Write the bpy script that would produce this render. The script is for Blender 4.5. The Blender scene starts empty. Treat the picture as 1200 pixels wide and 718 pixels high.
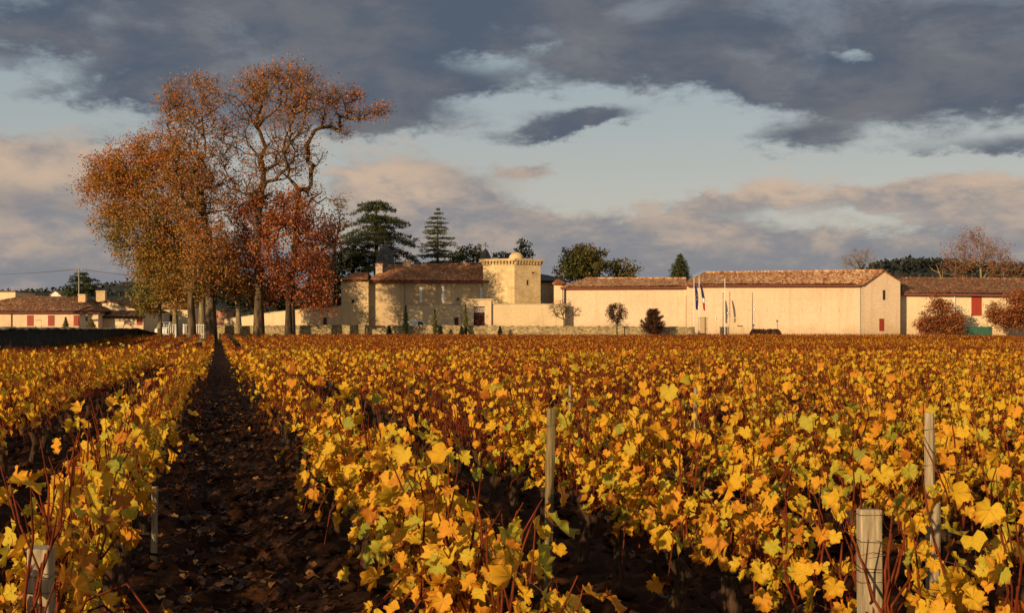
import bpy, math, random
import numpy as np
from math import radians, sin, cos, pi, atan2, sqrt

S = bpy.context.scene
COL = S.collection

# ------------------------------------------------------------------ camera
CAM_Z = 1.8
cam_d = bpy.data.cameras.new("camera")
cam_d.sensor_width = 36.0
cam_d.lens = 45.0
cam_d.shift_y = 26.5 / 1200.0
cam_d.clip_start = 0.05
cam_d.clip_end = 12000
cam_o = bpy.data.objects.new("camera", cam_d)
cam_o.location = (0, 0, CAM_Z)
cam_o.rotation_euler = (radians(90), 0, 0)
COL.objects.link(cam_o)
S.camera = cam_o
FPX, CXP, HZ = 1500.0, 600.0, 385.5      # focal length, centre and horizon used to measure the survey points

# ------------------------------------------------------------------ light
SUN_AZ, SUN_EL = 36.0, 11.5               # light travels towards azimuth +36 deg (right of the view), low sun
sd = bpy.data.lights.new("sun", 'SUN')
sd.energy = 5.0
sd.angle = radians(0.5)
sd.color = (1.0, 0.71, 0.40)
so = bpy.data.objects.new("sun", sd)
dx, dy, dz = sin(radians(SUN_AZ)) * cos(radians(SUN_EL)), cos(radians(SUN_AZ)) * cos(radians(SUN_EL)), -sin(radians(SUN_EL))
from mathutils import Vector, Matrix
so.rotation_euler = Vector((dx, dy, dz)).to_track_quat('-Z', 'Y').to_euler()
so.location = (-60, -60, 60)
COL.objects.link(so)
S.view_settings.view_transform = 'Standard'
S.view_settings.look = 'None'
S.view_settings.exposure = 0.0
S.view_settings.gamma = 1.0
S.view_settings.use_curve_mapping = False
S.cycles.max_bounces = 6
S.cycles.diffuse_bounces = 2
S.cycles.glossy_bounces = 2
S.cycles.transmission_bounces = 3
S.cycles.transparent_max_bounces = 6

# ------------------------------------------------------------------ sky
world = bpy.data.worlds.new("World")
S.world = world
world.use_nodes = True
WN, WL = world.node_tree.nodes, world.node_tree.links
WN.clear()


def wnode(t, **kw):
    n = WN.new(t)
    for k, v in kw.items():
        setattr(n, k, v)
    return n


def wmath(op, a, b=None, c=None, clamp=False):
    n = WN.new('ShaderNodeMath')
    n.operation = op
    n.use_clamp = clamp
    for i, v in enumerate((a, b, c)):
        if v is None:
            continue
        if isinstance(v, (int, float)):
            n.inputs[i].default_value = v
        else:
            WL.new(v, n.inputs[i])
    return n.outputs[0]


def wmix(f, a, b):
    n = WN.new('ShaderNodeMix')
    n.data_type = 'RGBA'
    for i, v in ((0, f), (6, a), (7, b)):
        if isinstance(v, tuple):
            n.inputs[i].default_value = (*v, 1)
        elif isinstance(v, (int, float)):
            n.inputs[i].default_value = v
        else:
            WL.new(v, n.inputs[i])
    return n.outputs[2]


def wsmooth(x, lo, hi):
    n = WN.new('ShaderNodeMapRange')
    n.interpolation_type = 'SMOOTHSTEP'
    n.inputs[1].default_value = lo
    n.inputs[2].default_value = hi
    WL.new(x, n.inputs[0])
    return n.outputs[0]


tc = wnode('ShaderNodeTexCoord')
sep = wnode('ShaderNodeSeparateXYZ')
WL.new(tc.outputs['Generated'], sep.inputs[0])
az = wmath('MULTIPLY', wmath('ARCTAN2', sep.outputs[0], sep.outputs[1]), 180 / pi)
el = wmath('MULTIPLY', wmath('ARCSINE', sep.outputs[2]), 180 / pi)
# cloud space: degrees of azimuth and elevation; clouds flatten towards the horizon
comb = wnode('ShaderNodeCombineXYZ')
WL.new(az, comb.inputs[0])
WL.new(wmath('MULTIPLY', el, 2.4), comb.inputs[1])


def wnoise(scale, detail, rough, seed, dist=0.0):
    n = WN.new('ShaderNodeTexNoise')
    n.noise_dimensions = '4D'
    n.inputs['W'].default_value = seed
    n.inputs['Scale'].default_value = scale
    n.inputs['Detail'].default_value = detail
    n.inputs['Roughness'].default_value = rough
    n.inputs['Distortion'].default_value = dist
    WL.new(comb.outputs[0], n.inputs['Vector'])
    return n.outputs['Fac']


n_big = wnoise(0.055, 7, 0.60, 1.3, 0.4)
n_mid = wnoise(0.20, 6, 0.62, 4.1, 0.3)
n_fine = wnoise(0.55, 9, 0.66, 7.7, 0.25)
n_wisp = wnoise(0.11, 9, 0.62, 11.3, 0.8)
azw = wmath('ADD', az, wmath('MULTIPLY', wmath('SUBTRACT', n_mid, 0.5), 5.0))
elw = wmath('ADD', el, wmath('MULTIPLY', wmath('SUBTRACT', n_fine, 0.5), 1.5))


def cloud_field(lst):
    """sum of soft elliptic clouds, each (px, py, half width px, half height px, weight, tilt deg) as surveyed"""
    tot = None
    for (px, py, wx, wy, amp, tilt) in lst:
        a0 = math.degrees(math.atan((px - CXP) / FPX))
        e0 = math.degrees(math.atan((HZ - py) / FPX * cos(radians(a0))))
        wa, we = math.degrees(wx / FPX), math.degrees(wy / FPX)
        da = wmath('SUBTRACT', azw, a0)
        de = wmath('SUBTRACT', elw, e0)
        t = radians(tilt)
        u = wmath('ADD', wmath('MULTIPLY', da, cos(t) / wa), wmath('MULTIPLY', de, sin(t) / wa))
        v = wmath('ADD', wmath('MULTIPLY', da, -sin(t) / we), wmath('MULTIPLY', de, cos(t) / we))
        r2 = wmath('ADD', wmath('MULTIPLY', u, u), wmath('MULTIPLY', v, v))
        g = wmath('MULTIPLY', wmath('POWER', 2.71828, wmath('MULTIPLY', r2, -1.0)), amp)
        tot = g if tot is None else wmath('ADD', tot, g)
    return tot


nf = wmath('SUBTRACT', n_mid, 0.5)
nb = wmath('SUBTRACT', n_big, 0.5)
# clear sky
sky = wnode('ShaderNodeTexSky')
sky.sky_type = 'NISHITA'
sky.sun_disc = False
sky.sun_elevation = radians(SUN_EL)
sky.sun_rotation = radians(180 + SUN_AZ)
sky.air_density = 1.0
sky.dust_density = 1.6
sky.ozone_density = 1.0
hsv = wnode('ShaderNodeHueSaturation')
hsv.inputs['Saturation'].default_value = 0.55
hsv.inputs['Value'].default_value = 0.075
WL.new(sky.outputs[0], hsv.inputs['Color'])
clear = wmix(0.62, hsv.outputs[0], wmix(wsmooth(el, 4.0, 12.0), (0.62, 0.585, 0.51), (0.40, 0.49, 0.53)))

# low, sun-tinted clouds
low = cloud_field([
    (470, 215, 110, 42, 1.3, -8), (560, 262, 130, 30, 1.1, -8), (640, 290, 160, 34, 0.9, 0), (620, 203, 40, 10, 0.8, 0),
    (1060, 226, 120, 18, 1.3, 3), (860, 232, 70, 18, 0.95, 4), (820, 268, 90, 22, 0.8, 0), (1190, 250, 120, 30, 1.0, 0),
    (900, 300, 500, 26, 1.25, 0), (20, 190, 150, 40, 1.2, -6), (60, 235, 170, 34, 1.0, 0), (70, 312, 240, 48, 1.2, 0),
    (350, 330, 400, 36, 0.9, 0)])
low = wmath('ADD', low, wmath('MULTIPLY', nf, 2.3))
low_m = wsmooth(low, 0.30, 0.85)
# above 30 degrees, and all round, the same kind of broken cover goes on
wideaz = wsmooth(wmath('ABSOLUTE', az), 24, 32)
low_wide = wsmooth(wmath('ADD', nb, wmath('MULTIPLY', nf, 0.5)), -0.12, 0.1)
low_m = wmix(wideaz, low_m, low_wide)
glow = cloud_field([(455, 205, 70, 22, 0.55, -10), (1060, 215, 120, 16, 0.4, 0), (880, 222, 60, 14, 0.35, 0), (60, 205, 50, 16, 0.3, 0), (900, 330, 700, 30, -0.25, 0)])
lit = wsmooth(wmath('ADD', glow, wmath('ADD', wmath('MULTIPLY', nf, 2.2), wmath('ADD', wmath('MULTIPLY', wmath('SUBTRACT', n_fine, 0.5), 1.0), wmath('MULTIPLY', wmath('SUBTRACT', el, 4.6), 0.07)))), -0.38, 0.62)
low_c = wmix(lit, (0.205, 0.212, 0.245), (0.60, 0.44, 0.32))
c1 = wmix(wmath('MULTIPLY', low_m, 0.88), clear, low_c)

# high slate clouds
dark = cloud_field([
    (250, 45, 420, 62, 1.25, 0), (170, 118, 110, 34, 0.95, 6), (330, 100, 150, 42, 1.0, 0), (440, 138, 85, 26, 1.05, 0),
    (820, 18, 460, 48, 1.15, 0), (960, 92, 210, 34, 1.0, 0), (1130, 100, 180, 42, 1.3, 0), (760, 72, 130, 18, 0.35, 0), (790, 108, 110, 14, -0.45, 0), (470, 170, 120, 16, -0.3, 0), (1080, 60, 260, 50, 0.6, 0),
    (640, 153, 72, 11, 1.0, 12), (700, 133, 44, 11, 0.9, 0), (665, 142, 40, 10, 0.4, 0), (640, 118, 120, 10, -0.5, 0), (800, 150, 60, 30, -0.5, 0), (935, 160, 75, 13, 0.95, 3), (1090, 176, 120, 10, 0.7, 0),
    (1205, 172, 50, 12, 0.7, 0), (540, 100, 60, 16, 0.4, 0), (20, 235, 110, 22, 0.45, 0),
    (990, 68, 36, 9, -1.2, 2), (1020, 76, 50, 6, -0.4, -4), (650, 58, 70, 16, -0.45, 0), (40, 92, 80, 14, -0.35, 12), (560, 72, 70, 16, -0.5, 0), (470, 40, 60, 10, -0.4, 0), (60, 135, 90, 14, -0.5, 0),
    (95, 70, 50, 7, -0.35, 8), (110, 128, 150, 16, -0.45, 2), (1050, 190, 200, 14, -0.55, 0)])
over = wsmooth(el, 12.5, 17.0)
dark = wmath('ADD', dark, wmath('MULTIPLY', over, wmath('ADD', 0.55, wmath('MULTIPLY', nb, 3.2))))
dark = wmath('ADD', dark, wmath('MULTIPLY', nf, 1.35))
dark = wmath('ADD', dark, wmath('MULTIPLY', wmath('SUBTRACT', n_fine, 0.5), 1.25))
dark_m = wsmooth(dark, 0.14, 1.02)
d_tone = wsmooth(wmath('ADD', nb, wmath('MULTIPLY', nf, 0.9)), -0.16, 0.2)
dark_c = wmix(d_tone, (0.076, 0.100, 0.145), (0.155, 0.157, 0.178))
thin = wsmooth(wmath('ADD', wmath('SUBTRACT', n_wisp, 0.5), wmath('MULTIPLY', nf, 0.5)), 0.02, 0.26)
dark_c = wmix(wmath('MULTIPLY', thin, 0.55), dark_c, (0.25, 0.30, 0.36))
dark_c = wmix(wmath('MULTIPLY', wsmooth(el, 16, 40), 0.55), dark_c, (0.035, 0.045, 0.062))
c2 = wmix(wmath('MULTIPLY', dark_m, 0.95), c1, dark_c)
# below the horizon: ground haze tone
c3 = wmix(wsmooth(el, -3.0, -0.5), (0.06, 0.05, 0.04), c2)
bg = wnode('ShaderNodeBackground')
WL.new(c3, bg.inputs[0])
bg.inputs[1].default_value = 1.0
wo = wnode('ShaderNodeOutputWorld')
WL.new(bg.outputs[0], wo.inputs[0])
world.cycles.sampling_method = 'MANUAL'
world.cycles.sample_map_resolution = 256


# ------------------------------------------------------------------ helpers
def W(px, py, D):
    """survey point: a spot seen at px,py standing D metres down range"""
    return Vector(((px - CXP) / FPX * D, D, CAM_Z + (HZ - py) / FPX * D))


def WX(px, D):
    return (px - CXP) / FPX * D


def WZ(py, D):
    return CAM_Z + (HZ - py) / FPX * D


def tag(o, label=None, cat=None, group=None, kind=None):
    if label:
        o['label'] = label
    if cat:
        o['category'] = cat
    if group:
        o['group'] = group
    if kind:
        o['kind'] = kind
    return o


def empty(name, loc=(0, 0, 0), rz=0.0):
    o = bpy.data.objects.new(name, None)
    o.location = loc
    o.rotation_euler = (0, 0, rz)
    o.empty_display_size = 0.3
    COL.objects.link(o)
    return o


def new_mesh(name, V, F, mats, rnd=None, uv=None, smooth=False, midx=None):
    """V (n,3); F an (m,k) array with one k, or a list of such arrays"""
    me = bpy.data.meshes.new(name)
    V = np.asarray(V, dtype=np.float32)
    Fs = F if isinstance(F, list) else [np.asarray(F)]
    Fs = [np.asarray(f, dtype=np.int32) for f in Fs if len(f)]
    nl = sum(f.size for f in Fs)
    npoly = sum(len(f) for f in Fs)
    me.vertices.add(len(V))
    me.vertices.foreach_set('co', V.ravel())
    me.loops.add(nl)
    me.loops.foreach_set('vertex_index', np.concatenate([f.ravel() for f in Fs]))
    me.polygons.add(npoly)
    tot = np.concatenate([np.full(len(f), f.shape[1], dtype=np.int32) for f in Fs])
    st = np.concatenate([[0], np.cumsum(tot)[:-1]]).astype(np.int32)
    me.polygons.foreach_set('loop_start', st)
    me.polygons.foreach_set('loop_total', tot)
    if midx is not None:
        me.polygons.foreach_set('material_index', np.asarray(midx, dtype=np.int32))
    if smooth:
        me.polygons.foreach_set('use_smooth', np.ones(npoly, dtype=bool))
    if rnd is not None:
        a = me.attributes.new('rnd', 'FLOAT', 'POINT')
        a.data.foreach_set('value', np.asarray(rnd, dtype=np.float32))
    if uv is not None:
        a = me.attributes.new('leafuv', 'FLOAT_VECTOR', 'POINT')
        uv3 = np.zeros((len(V), 3), dtype=np.float32)
        uv3[:, :2] = uv
        a.data.foreach_set('vector', uv3.ravel())
    me.update(calc_edges=True)
    for m in (mats if isinstance(mats, (list, tuple)) else [mats]):
        me.materials.append(m)
    return me


def obj(name, me, parent=None, loc=(0, 0, 0), rot=(0, 0, 0)):
    o = bpy.data.objects.new(name, me)
    o.location = loc
    o.rotation_euler = rot
    o.parent = parent
    COL.objects.link(o)
    return o


class MB:
    """collects simple solids into one mesh"""

    def __init__(self):
        self.v, self.f = [], []

    def quad(self, *p):
        n = len(self.v)
        self.v += [tuple(q) for q in p]
        self.f.append(tuple(range(n, n + len(p))))
        return self

    def hexa(self, b, t):
        """8-corner solid: four bottom and four top points, both anticlockwise seen from above"""
        n = len(self.v)
        self.v += [tuple(q) for q in b] + [tuple(q) for q in t]
        self.f += [(n + 3, n + 2, n + 1, n), (n + 4, n + 5, n + 6, n + 7)]
        for i in range(4):
            j = (i + 1) % 4
            self.f.append((n + i, n + j, n + 4 + j, n + 4 + i))
        return self

    def box(self, x0, y0, z0, x1, y1, z1, rz=0, org=(0, 0)):
        c, s = cos(rz), sin(rz)

        def R(x, y):
            return (org[0] + c * x - s * y, org[1] + s * x + c * y)
        P = [R(x0, y0), R(x1, y0), R(x1, y1), R(x0, y1)]
        return self.hexa([(a, b, z0) for a, b in P], [(a, b, z1) for a, b in P])

    def prism(self, pts, z0, z1):
        """vertical prism on a plan polygon (anticlockwise); z1 may be a list of heights per corner"""
        n, k = len(self.v), len(pts)
        z1 = z1 if isinstance(z1, (list, tuple)) else [z1] * k
        self.v += [(p[0], p[1], z0) for p in pts] + [(p[0], p[1], z) for p, z in zip(pts, z1)]
        self.f.append(tuple(n + i for i in range(k - 1, -1, -1)))
        self.f.append(tuple(n + k + i for i in range(k)))
        for i in range(k):
            j = (i + 1) % k
            self.f.append((n + i, n + j, n + k + j, n + k + i))
        return self

    def tube(self, a, b, r0, r1=None, k=8, cap=True):
        r1 = r0 if r1 is None else r1
        a, b = Vector(a), Vector(b)
        d = (b - a).normalized()
        u = d.orthogonal().normalized()
        w = d.cross(u)
        n = len(self.v)
        for c, r in ((a, r0), (b, r1)):
            for i in range(k):
                t = 2 * pi * i / k
                self.v.append(tuple(c + u * (cos(t) * r) + w * (sin(t) * r)))
        for i in range(k):
            j = (i + 1) % k
            self.f.append((n + i, n + j, n + k + j, n + k + i))
        if cap:
            self.f.append(tuple(n + i for i in range(k - 1, -1, -1)))
            self.f.append(tuple(n + k + i for i in range(k)))
        return self

    def lathe(self, c, prof, k=16):
        """prof: list of (radius, z)"""
        n = len(self.v)
        for r, z in prof:
            for i in range(k):
                t = 2 * pi * i / k
                self.v.append((c[0] + r * cos(t), c[1] + r * sin(t), z))
        for m in range(len(prof) - 1):
            for i in range(k):
                j = (i + 1) % k
                self.f.append((n + m * k + i, n + m * k + j, n + (m + 1) * k + j, n + (m + 1) * k + i))
        self.f.append(tuple(n + i for i in range(k - 1, -1, -1)))
        self.f.append(tuple(n + (len(prof) - 1) * k + i for i in range(k)))
        return self

    def plate(self, pts, t):
        """thin slab below a flat polygon"""
        P = [Vector(p) for p in pts]
        nrm = (P[1] - P[0]).cross(P[2] - P[0]).normalized()
        if nrm.z < 0:
            P.reverse()
            nrm = -nrm
        n, k = len(self.v), len(P)
        self.v += [tuple(p) for p in P] + [tuple(p - nrm * t) for p in P]
        self.f.append(tuple(n + i for i in range(k)))
        self.f.append(tuple(n + k + i for i in range(k - 1, -1, -1)))
        for i in range(k):
            j = (i + 1) % k
            self.f.append((n + j, n + i, n + k + i, n + k + j))
        return self

    def build(self, name, mat, parent=None, smooth=False, loc=(0, 0, 0), rz=0, bevel=0):
        me = bpy.data.meshes.new(name)
        me.from_pydata(self.v, [], self.f)
        me.update()
        if smooth:
            me.polygons.foreach_set('use_smooth', [True] * len(me.polygons))
        me.materials.append(mat)
        o = obj(name, me, parent, loc, (0, 0, rz))
        if bevel:
            m = o.modifiers.new('bevel', 'BEVEL')
            m.width = bevel
            m.segments = 2
        return o


# ------------------------------------------------------------------ materials
def mat_new(name, rough=0.8, spec=0.2):
    m = bpy.data.materials.new(name)
    m.use_nodes = True
    b = m.node_tree.nodes['Principled BSDF']
    b.inputs['Roughness'].default_value = rough
    b.inputs['Specular IOR Level'].default_value = spec
    return m, m.node_tree.nodes, m.node_tree.links, b


def ramp(N, pts):
    r = N.new('ShaderNodeValToRGB')
    e = r.color_ramp.elements
    while len(e) > 1:
        e.remove(e[-1])
    e[0].position, e[0].color = pts[0][0], (*pts[0][1], 1)
    for p, c in pts[1:]:
        q = e.new(p)
        q.color = (*c, 1)
    return r


def nmix(N, L, mode, f, a, b):
    n = N.new('ShaderNodeMix')
    n.data_type = 'RGBA'
    n.blend_type = mode
    for i, v in ((0, f), (6, a), (7, b)):
        if isinstance(v, tuple):
            n.inputs[i].default_value = (*v, 1)
        elif isinstance(v, (int, float)):
            n.inputs[i].default_value = v
        else:
            L.new(v, n.inputs[i])
    return n.outputs[2]


def noise(N, L, scale, detail=4, rough=0.55, vec=None, dist=0):
    n = N.new('ShaderNodeTexNoise')
    n.inputs['Scale'].default_value = scale
    n.inputs['Detail'].default_value = detail
    n.inputs['Roughness'].default_value = rough
    n.inputs['Distortion'].default_value = dist
    if vec is not None:
        L.new(vec, n.inputs['Vector'])
    return n.outputs['Fac']


def objco(N, L, scale=(1, 1, 1)):
    t = N.new('ShaderNodeNewGeometry')
    mp = N.new('ShaderNodeMapping')
    mp.inputs['Scale'].default_value = scale
    L.new(t.outputs['Position'], mp.inputs[0])
    return mp.outputs[0]


def bump(N, L, b, h, strength=0.5, dist=0.02):
    n = N.new('ShaderNodeBump')
    n.inputs['Strength'].default_value = strength
    n.inputs['Distance'].default_value = dist
    L.new(h, n.inputs['Height'])
    L.new(n.outputs[0], b.inputs['Normal'])


def m_noise(name, c0, c1, scale, rough=0.85, stretch=(1, 1, 1), bmp=0.0, bd=0.02, detail=5, c2=None, spec=0.2, lo=0.35, hi=0.65):
    m, N, L, b = mat_new(name, rough, spec)
    f = noise(N, L, scale, detail, 0.6, objco(N, L, stretch))
    pts = [(lo, c0), (hi, c1)] if c2 is None else [(lo, c0), ((lo + hi) / 2, c1), (hi, c2)]
    r = ramp(N, pts)
    L.new(f, r.inputs[0])
    L.new(r.outputs[0], b.inputs['Base Color'])
    if bmp:
        bump(N, L, b, f, bmp, bd)
    return m


def m_plaster(name, base, stain, streak=0.5, spot=0.35):
    """render wash on masonry with damp stains, rain streaks and fine grain"""
    m, N, L, b = mat_new(name, 0.9, 0.1)
    big = noise(N, L, 0.22, 5, 0.6, objco(N, L))
    st = noise(N, L, 1.0, 4, 0.6, objco(N, L, (1.4, 1.4, 0.09)))
    fine = noise(N, L, 3.5, 6, 0.7, objco(N, L))
    c = nmix(N, L, 'MIX', 0.0, base, stain)
    r1 = ramp(N, [(0.45, (0, 0, 0)), (0.75, (1, 1, 1))])
    L.new(big, r1.inputs[0])
    r2 = ramp(N, [(0.5, (0, 0, 0)), (0.72, (1, 1, 1))])
    L.new(st, r2.inputs[0])
    a = nmix(N, L, 'MIX', 0.5, base, stain)
    s1 = N.new('ShaderNodeMath'); s1.operation = 'MULTIPLY'; s1.inputs[1].default_value = spot
    L.new(r1.outputs[0], s1.inputs[0])
    s2 = N.new('ShaderNodeMath'); s2.operation = 'MULTIPLY'; s2.inputs[1].default_value = streak
    L.new(r2.outputs[0], s2.inputs[0])
    c = nmix(N, L, 'MIX', s1.outputs[0], base, stain)
    c = nmix(N, L, 'MIX', s2.outputs[0], c, stain)
    # rising damp at the foot of the wall
    gp = N.new('ShaderNodeNewGeometry')
    sz_ = N.new('ShaderNodeSeparateXYZ')
    L.new(gp.outputs['Position'], sz_.inputs[0])
    md = N.new('ShaderNodeMath'); md.operation = 'MULTIPLY_ADD'; md.inputs[1].default_value = -4.0
    L.new(big, md.inputs[0]); md.inputs[2].default_value = 2.2
    ma = N.new('ShaderNodeMath'); ma.operation = 'ADD'
    L.new(md.outputs[0], ma.inputs[0]); L.new(sz_.outputs[2], ma.inputs[1])
    mr_ = N.new('ShaderNodeMapRange'); mr_.interpolation_type = 'SMOOTHSTEP'
    mr_.inputs[1].default_value = 3.4; mr_.inputs[2].default_value = 0.9; mr_.inputs[3].default_value = 0.0; mr_.inputs[4].default_value = 0.55
    L.new(ma.outputs[0], mr_.inputs[0])
    c = nmix(N, L, 'MIX', mr_.outputs[0], c, stain)
    r3 = ramp(N, [(0.3, (0.82, 0.8, 0.78)), (0.7, (1.08, 1.08, 1.08))])
    L.new(fine, r3.inputs[0])
    c = nmix(N, L, 'MULTIPLY', 1.0, c, r3.outputs[0])
    L.new(c, b.inputs['Base Color'])
    bump(N, L, b, fine, 0.3, 0.03)
    return m


def m_stone(name, cols, scale=2.2, zs=1.6, joint=(0.3, 0.24, 0.17), bs=0.8):
    """rubble masonry: irregular courses with recessed joints"""
    m, N, L, b = mat_new(name, 0.92, 0.1)
    v = N.new('ShaderNodeTexVoronoi')
    v.feature = 'F1'
    v.inputs['Scale'].default_value = scale
    v2 = N.new('ShaderNodeTexVoronoi')
    v2.feature = 'DISTANCE_TO_EDGE'
    v2.inputs['Scale'].default_value = scale
    co = objco(N, L, (1, 1, zs))
    L.new(co, v.inputs[0])
    L.new(co, v2.inputs[0])
    sp = N.new('ShaderNodeSeparateColor')
    L.new(v.outputs['Color'], sp.inputs[0])
    r = ramp(N, cols)
    L.new(sp.outputs[0], r.inputs[0])
    e = ramp(N, [(0.0, (0, 0, 0)), (0.07, (1, 1, 1))])
    L.new(v2.outputs['Distance'], e.inputs[0])
    c = nmix(N, L, 'MIX', e.outputs[0], joint, r.outputs[0])
    g = noise(N, L, 0.5, 4, 0.6, objco(N, L))
    r3 = ramp(N, [(0.35, (0.7, 0.68, 0.66)), (0.65, (1.1, 1.1, 1.1))])
    L.new(g, r3.inputs[0])
    c = nmix(N, L, 'MULTIPLY', 1.0, c, r3.outputs[0])
    L.new(c, b.inputs['Base Color'])
    bump(N, L, b, e.outputs[0], bs, 0.05)
    return m


def m_ashlar(name, c0, c1, joint, bw=0.62, bh=0.3):
    """cut stone blocks, pale joints, worn"""
    m, N, L, b = mat_new(name, 0.9, 0.1)
    g = N.new('ShaderNodeNewGeometry')
    sp = N.new('ShaderNodeSeparateXYZ')
    L.new(g.outputs['Position'], sp.inputs[0])
    ad = N.new('ShaderNodeMath'); ad.operation = 'ADD'
    L.new(sp.outputs[0], ad.inputs[0]); L.new(sp.outputs[1], ad.inputs[1])
    cb = N.new('ShaderNodeCombineXYZ')
    L.new(ad.outputs[0], cb.inputs[0]); L.new(sp.outputs[2], cb.inputs[1])
    br = N.new('ShaderNodeTexBrick')
    br.inputs['Scale'].default_value = 1.0
    br.inputs['Brick Width'].default_value = bw
    br.inputs['Row Height'].default_value = bh
    br.inputs['Mortar Size'].default_value = 0.018
    br.inputs['Color1'].default_value = (*c0, 1)
    br.inputs['Color2'].default_value = (*c1, 1)
    br.inputs['Mortar'].default_value = (*joint, 1)
    L.new(cb.outputs[0], br.inputs['Vector'])
    f = noise(N, L, 0.8, 6, 0.65, objco(N, L))
    r3 = ramp(N, [(0.3, (0.72, 0.68, 0.62)), (0.7, (1.1, 1.1, 1.1))])
    L.new(f, r3.inputs[0])
    c = nmix(N, L, 'MULTIPLY', 1.0, br.outputs['Color'], r3.outputs[0])
    L.new(c, b.inputs['Base Color'])
    bump(N, L, b, f, 0.35, 0.05)
    return m


def m_tiles(name, cols, moss=0.3):
    """canal tiles: colour changes tile by tile, with lichen patches; the barrel ridges are geometry"""
    m, N, L, b = mat_new(name, 0.9, 0.1)
    v = N.new('ShaderNodeTexVoronoi')
    v.inputs['Scale'].default_value = 3.2
    L.new(objco(N, L, (1.25, 0.8, 0.8)), v.inputs[0])
    sp = N.new('ShaderNodeSeparateColor')
    L.new(v.outputs['Color'], sp.inputs[0])
    r = ramp(N, cols)
    L.new(sp.outputs[0], r.inputs[0])
    f = noise(N, L, 0.45, 6, 0.7, objco(N, L))
    q = ramp(N, [(0.42, (0, 0, 0)), (0.66, (1, 1, 1))])
    L.new(f, q.inputs[0])
    s = N.new('ShaderNodeMath'); s.operation = 'MULTIPLY'; s.inputs[1].default_value = moss
    L.new(q.outputs[0], s.inputs[0])
    c = nmix(N, L, 'MIX', s.outputs[0], r.outputs[0], (0.11, 0.085, 0.055))
    L.new(c, b.inputs['Base Color'])
    return m


def m_leaf(name, pts, transl=0.3, veins=False, rough=0.55, obj_rand=False, blotch=0.0):
    m, N, L, b = mat_new(name, rough, 0.25)
    a = N.new('ShaderNodeAttribute'); a.attribute_name = 'rnd'
    fac = a.outputs['Fac']
    if obj_rand:
        oi = N.new('ShaderNodeObjectInfo')
        s = N.new('ShaderNodeMath'); s.operation = 'MULTIPLY_ADD'; s.inputs[1].default_value = 0.5
        s.inputs[2].default_value = -0.25
        L.new(oi.outputs['Random'], s.inputs[0])
        t = N.new('ShaderNodeMath'); t.operation = 'ADD'; t.use_clamp = True
        L.new(s.outputs[0], t.inputs[0]); L.new(fac, t.inputs[1])
        fac = t.outputs[0]
    r = ramp(N, pts)
    L.new(fac, r.inputs[0])
    c = r.outputs[0]
    if veins:
        u = N.new('ShaderNodeAttribute'); u.attribute_name = 'leafuv'
        sp = N.new('ShaderNodeSeparateXYZ')
        L.new(u.outputs['Vector'], sp.inputs[0])

        def M(op, x, y=None, z=None, cl=False):
            n = N.new('ShaderNodeMath'); n.operation = op; n.use_clamp = cl
            for i, q in enumerate((x, y, z)):
                if q is None:
                    continue
                if isinstance(q, (int, float)):
                    n.inputs[i].default_value = q
                else:
                    L.new(q, n.inputs[i])
            return n.outputs[0]
        ang = M('ARCTAN2', sp.outputs[0], sp.outputs[1])
        rr = M('SQRT', M('ADD', M('MULTIPLY', sp.outputs[0], sp.outputs[0]), M('MULTIPLY', sp.outputs[1], sp.outputs[1])))
        vn = M('POWER', M('ABSOLUTE', M('COSINE', M('MULTIPLY', ang, 3.2))), 30.0)
        vn = M('MULTIPLY', vn, M('SUBTRACT', 1.05, rr, None, True))
        c = nmix(N, L, 'MIX', M('MULTIPLY', vn, 0.55), c, (0.42, 0.46, 0.08))
        nz = noise(N, L, 26, 4, 0.7, objco(N, L))
        ed = M('MULTIPLY_ADD', rr, 0.75, M('SUBTRACT', nz, 0.62))
        e2 = ramp(N, [(0.40, (0, 0, 0)), (0.62, (1, 1, 1))])
        L.new(ed, e2.inputs[0])
        c = nmix(N, L, 'MIX', M('MULTIPLY', e2.outputs[0], 0.75), c, (0.36, 0.10, 0.015))
        sv = ramp(N, [(0.66, (1, 1, 1)), (0.72, (0.35, 0.2, 0.1))])
        L.new(noise(N, L, 95, 2, 0.5, objco(N, L)), sv.inputs[0])
        c = nmix(N, L, 'MULTIPLY', 0.8, c, sv.outputs[0])
        bump(N, L, b, vn, 0.5, 0.004)
    if blotch:
        nz = noise(N, L, 60, 3, 0.7, objco(N, L))
        e3 = ramp(N, [(0.55, (1, 1, 1)), (0.75, (0.45, 0.28, 0.15))])
        L.new(nz, e3.inputs[0])
        c = nmix(N, L, 'MULTIPLY', blotch, c, e3.outputs[0])
    L.new(c, b.inputs['Base Color'])
    if transl:
        tr = N.new('ShaderNodeBsdfTranslucent')
        L.new(c, tr.inputs[0])
        mx = N.new('ShaderNodeMixShader')
        mx.inputs[0].default_value = transl
        L.new(b.outputs[0], mx.inputs[1])
        L.new(tr.outputs[0], mx.inputs[2])
        out = N['Material Output']
        L.new(mx.outputs[0], out.inputs[0])
    return m


def m_flat(name, col, rough=0.6, metal=0.0, spec=0.3, var=0.12, scale=4.0):
    m, N, L, b = mat_new(name, rough, spec)
    f = noise(N, L, scale, 5, 0.65, objco(N, L))
    r = ramp(N, [(0.3, tuple(c * (1 - var) for c in col)), (0.7, tuple(min(1, c * (1 + var)) for c in col))])
    L.new(f, r.inputs[0])
    L.new(r.outputs[0], b.inputs['Base Color'])
    b.inputs['Metallic'].default_value = metal
    return m


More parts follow.
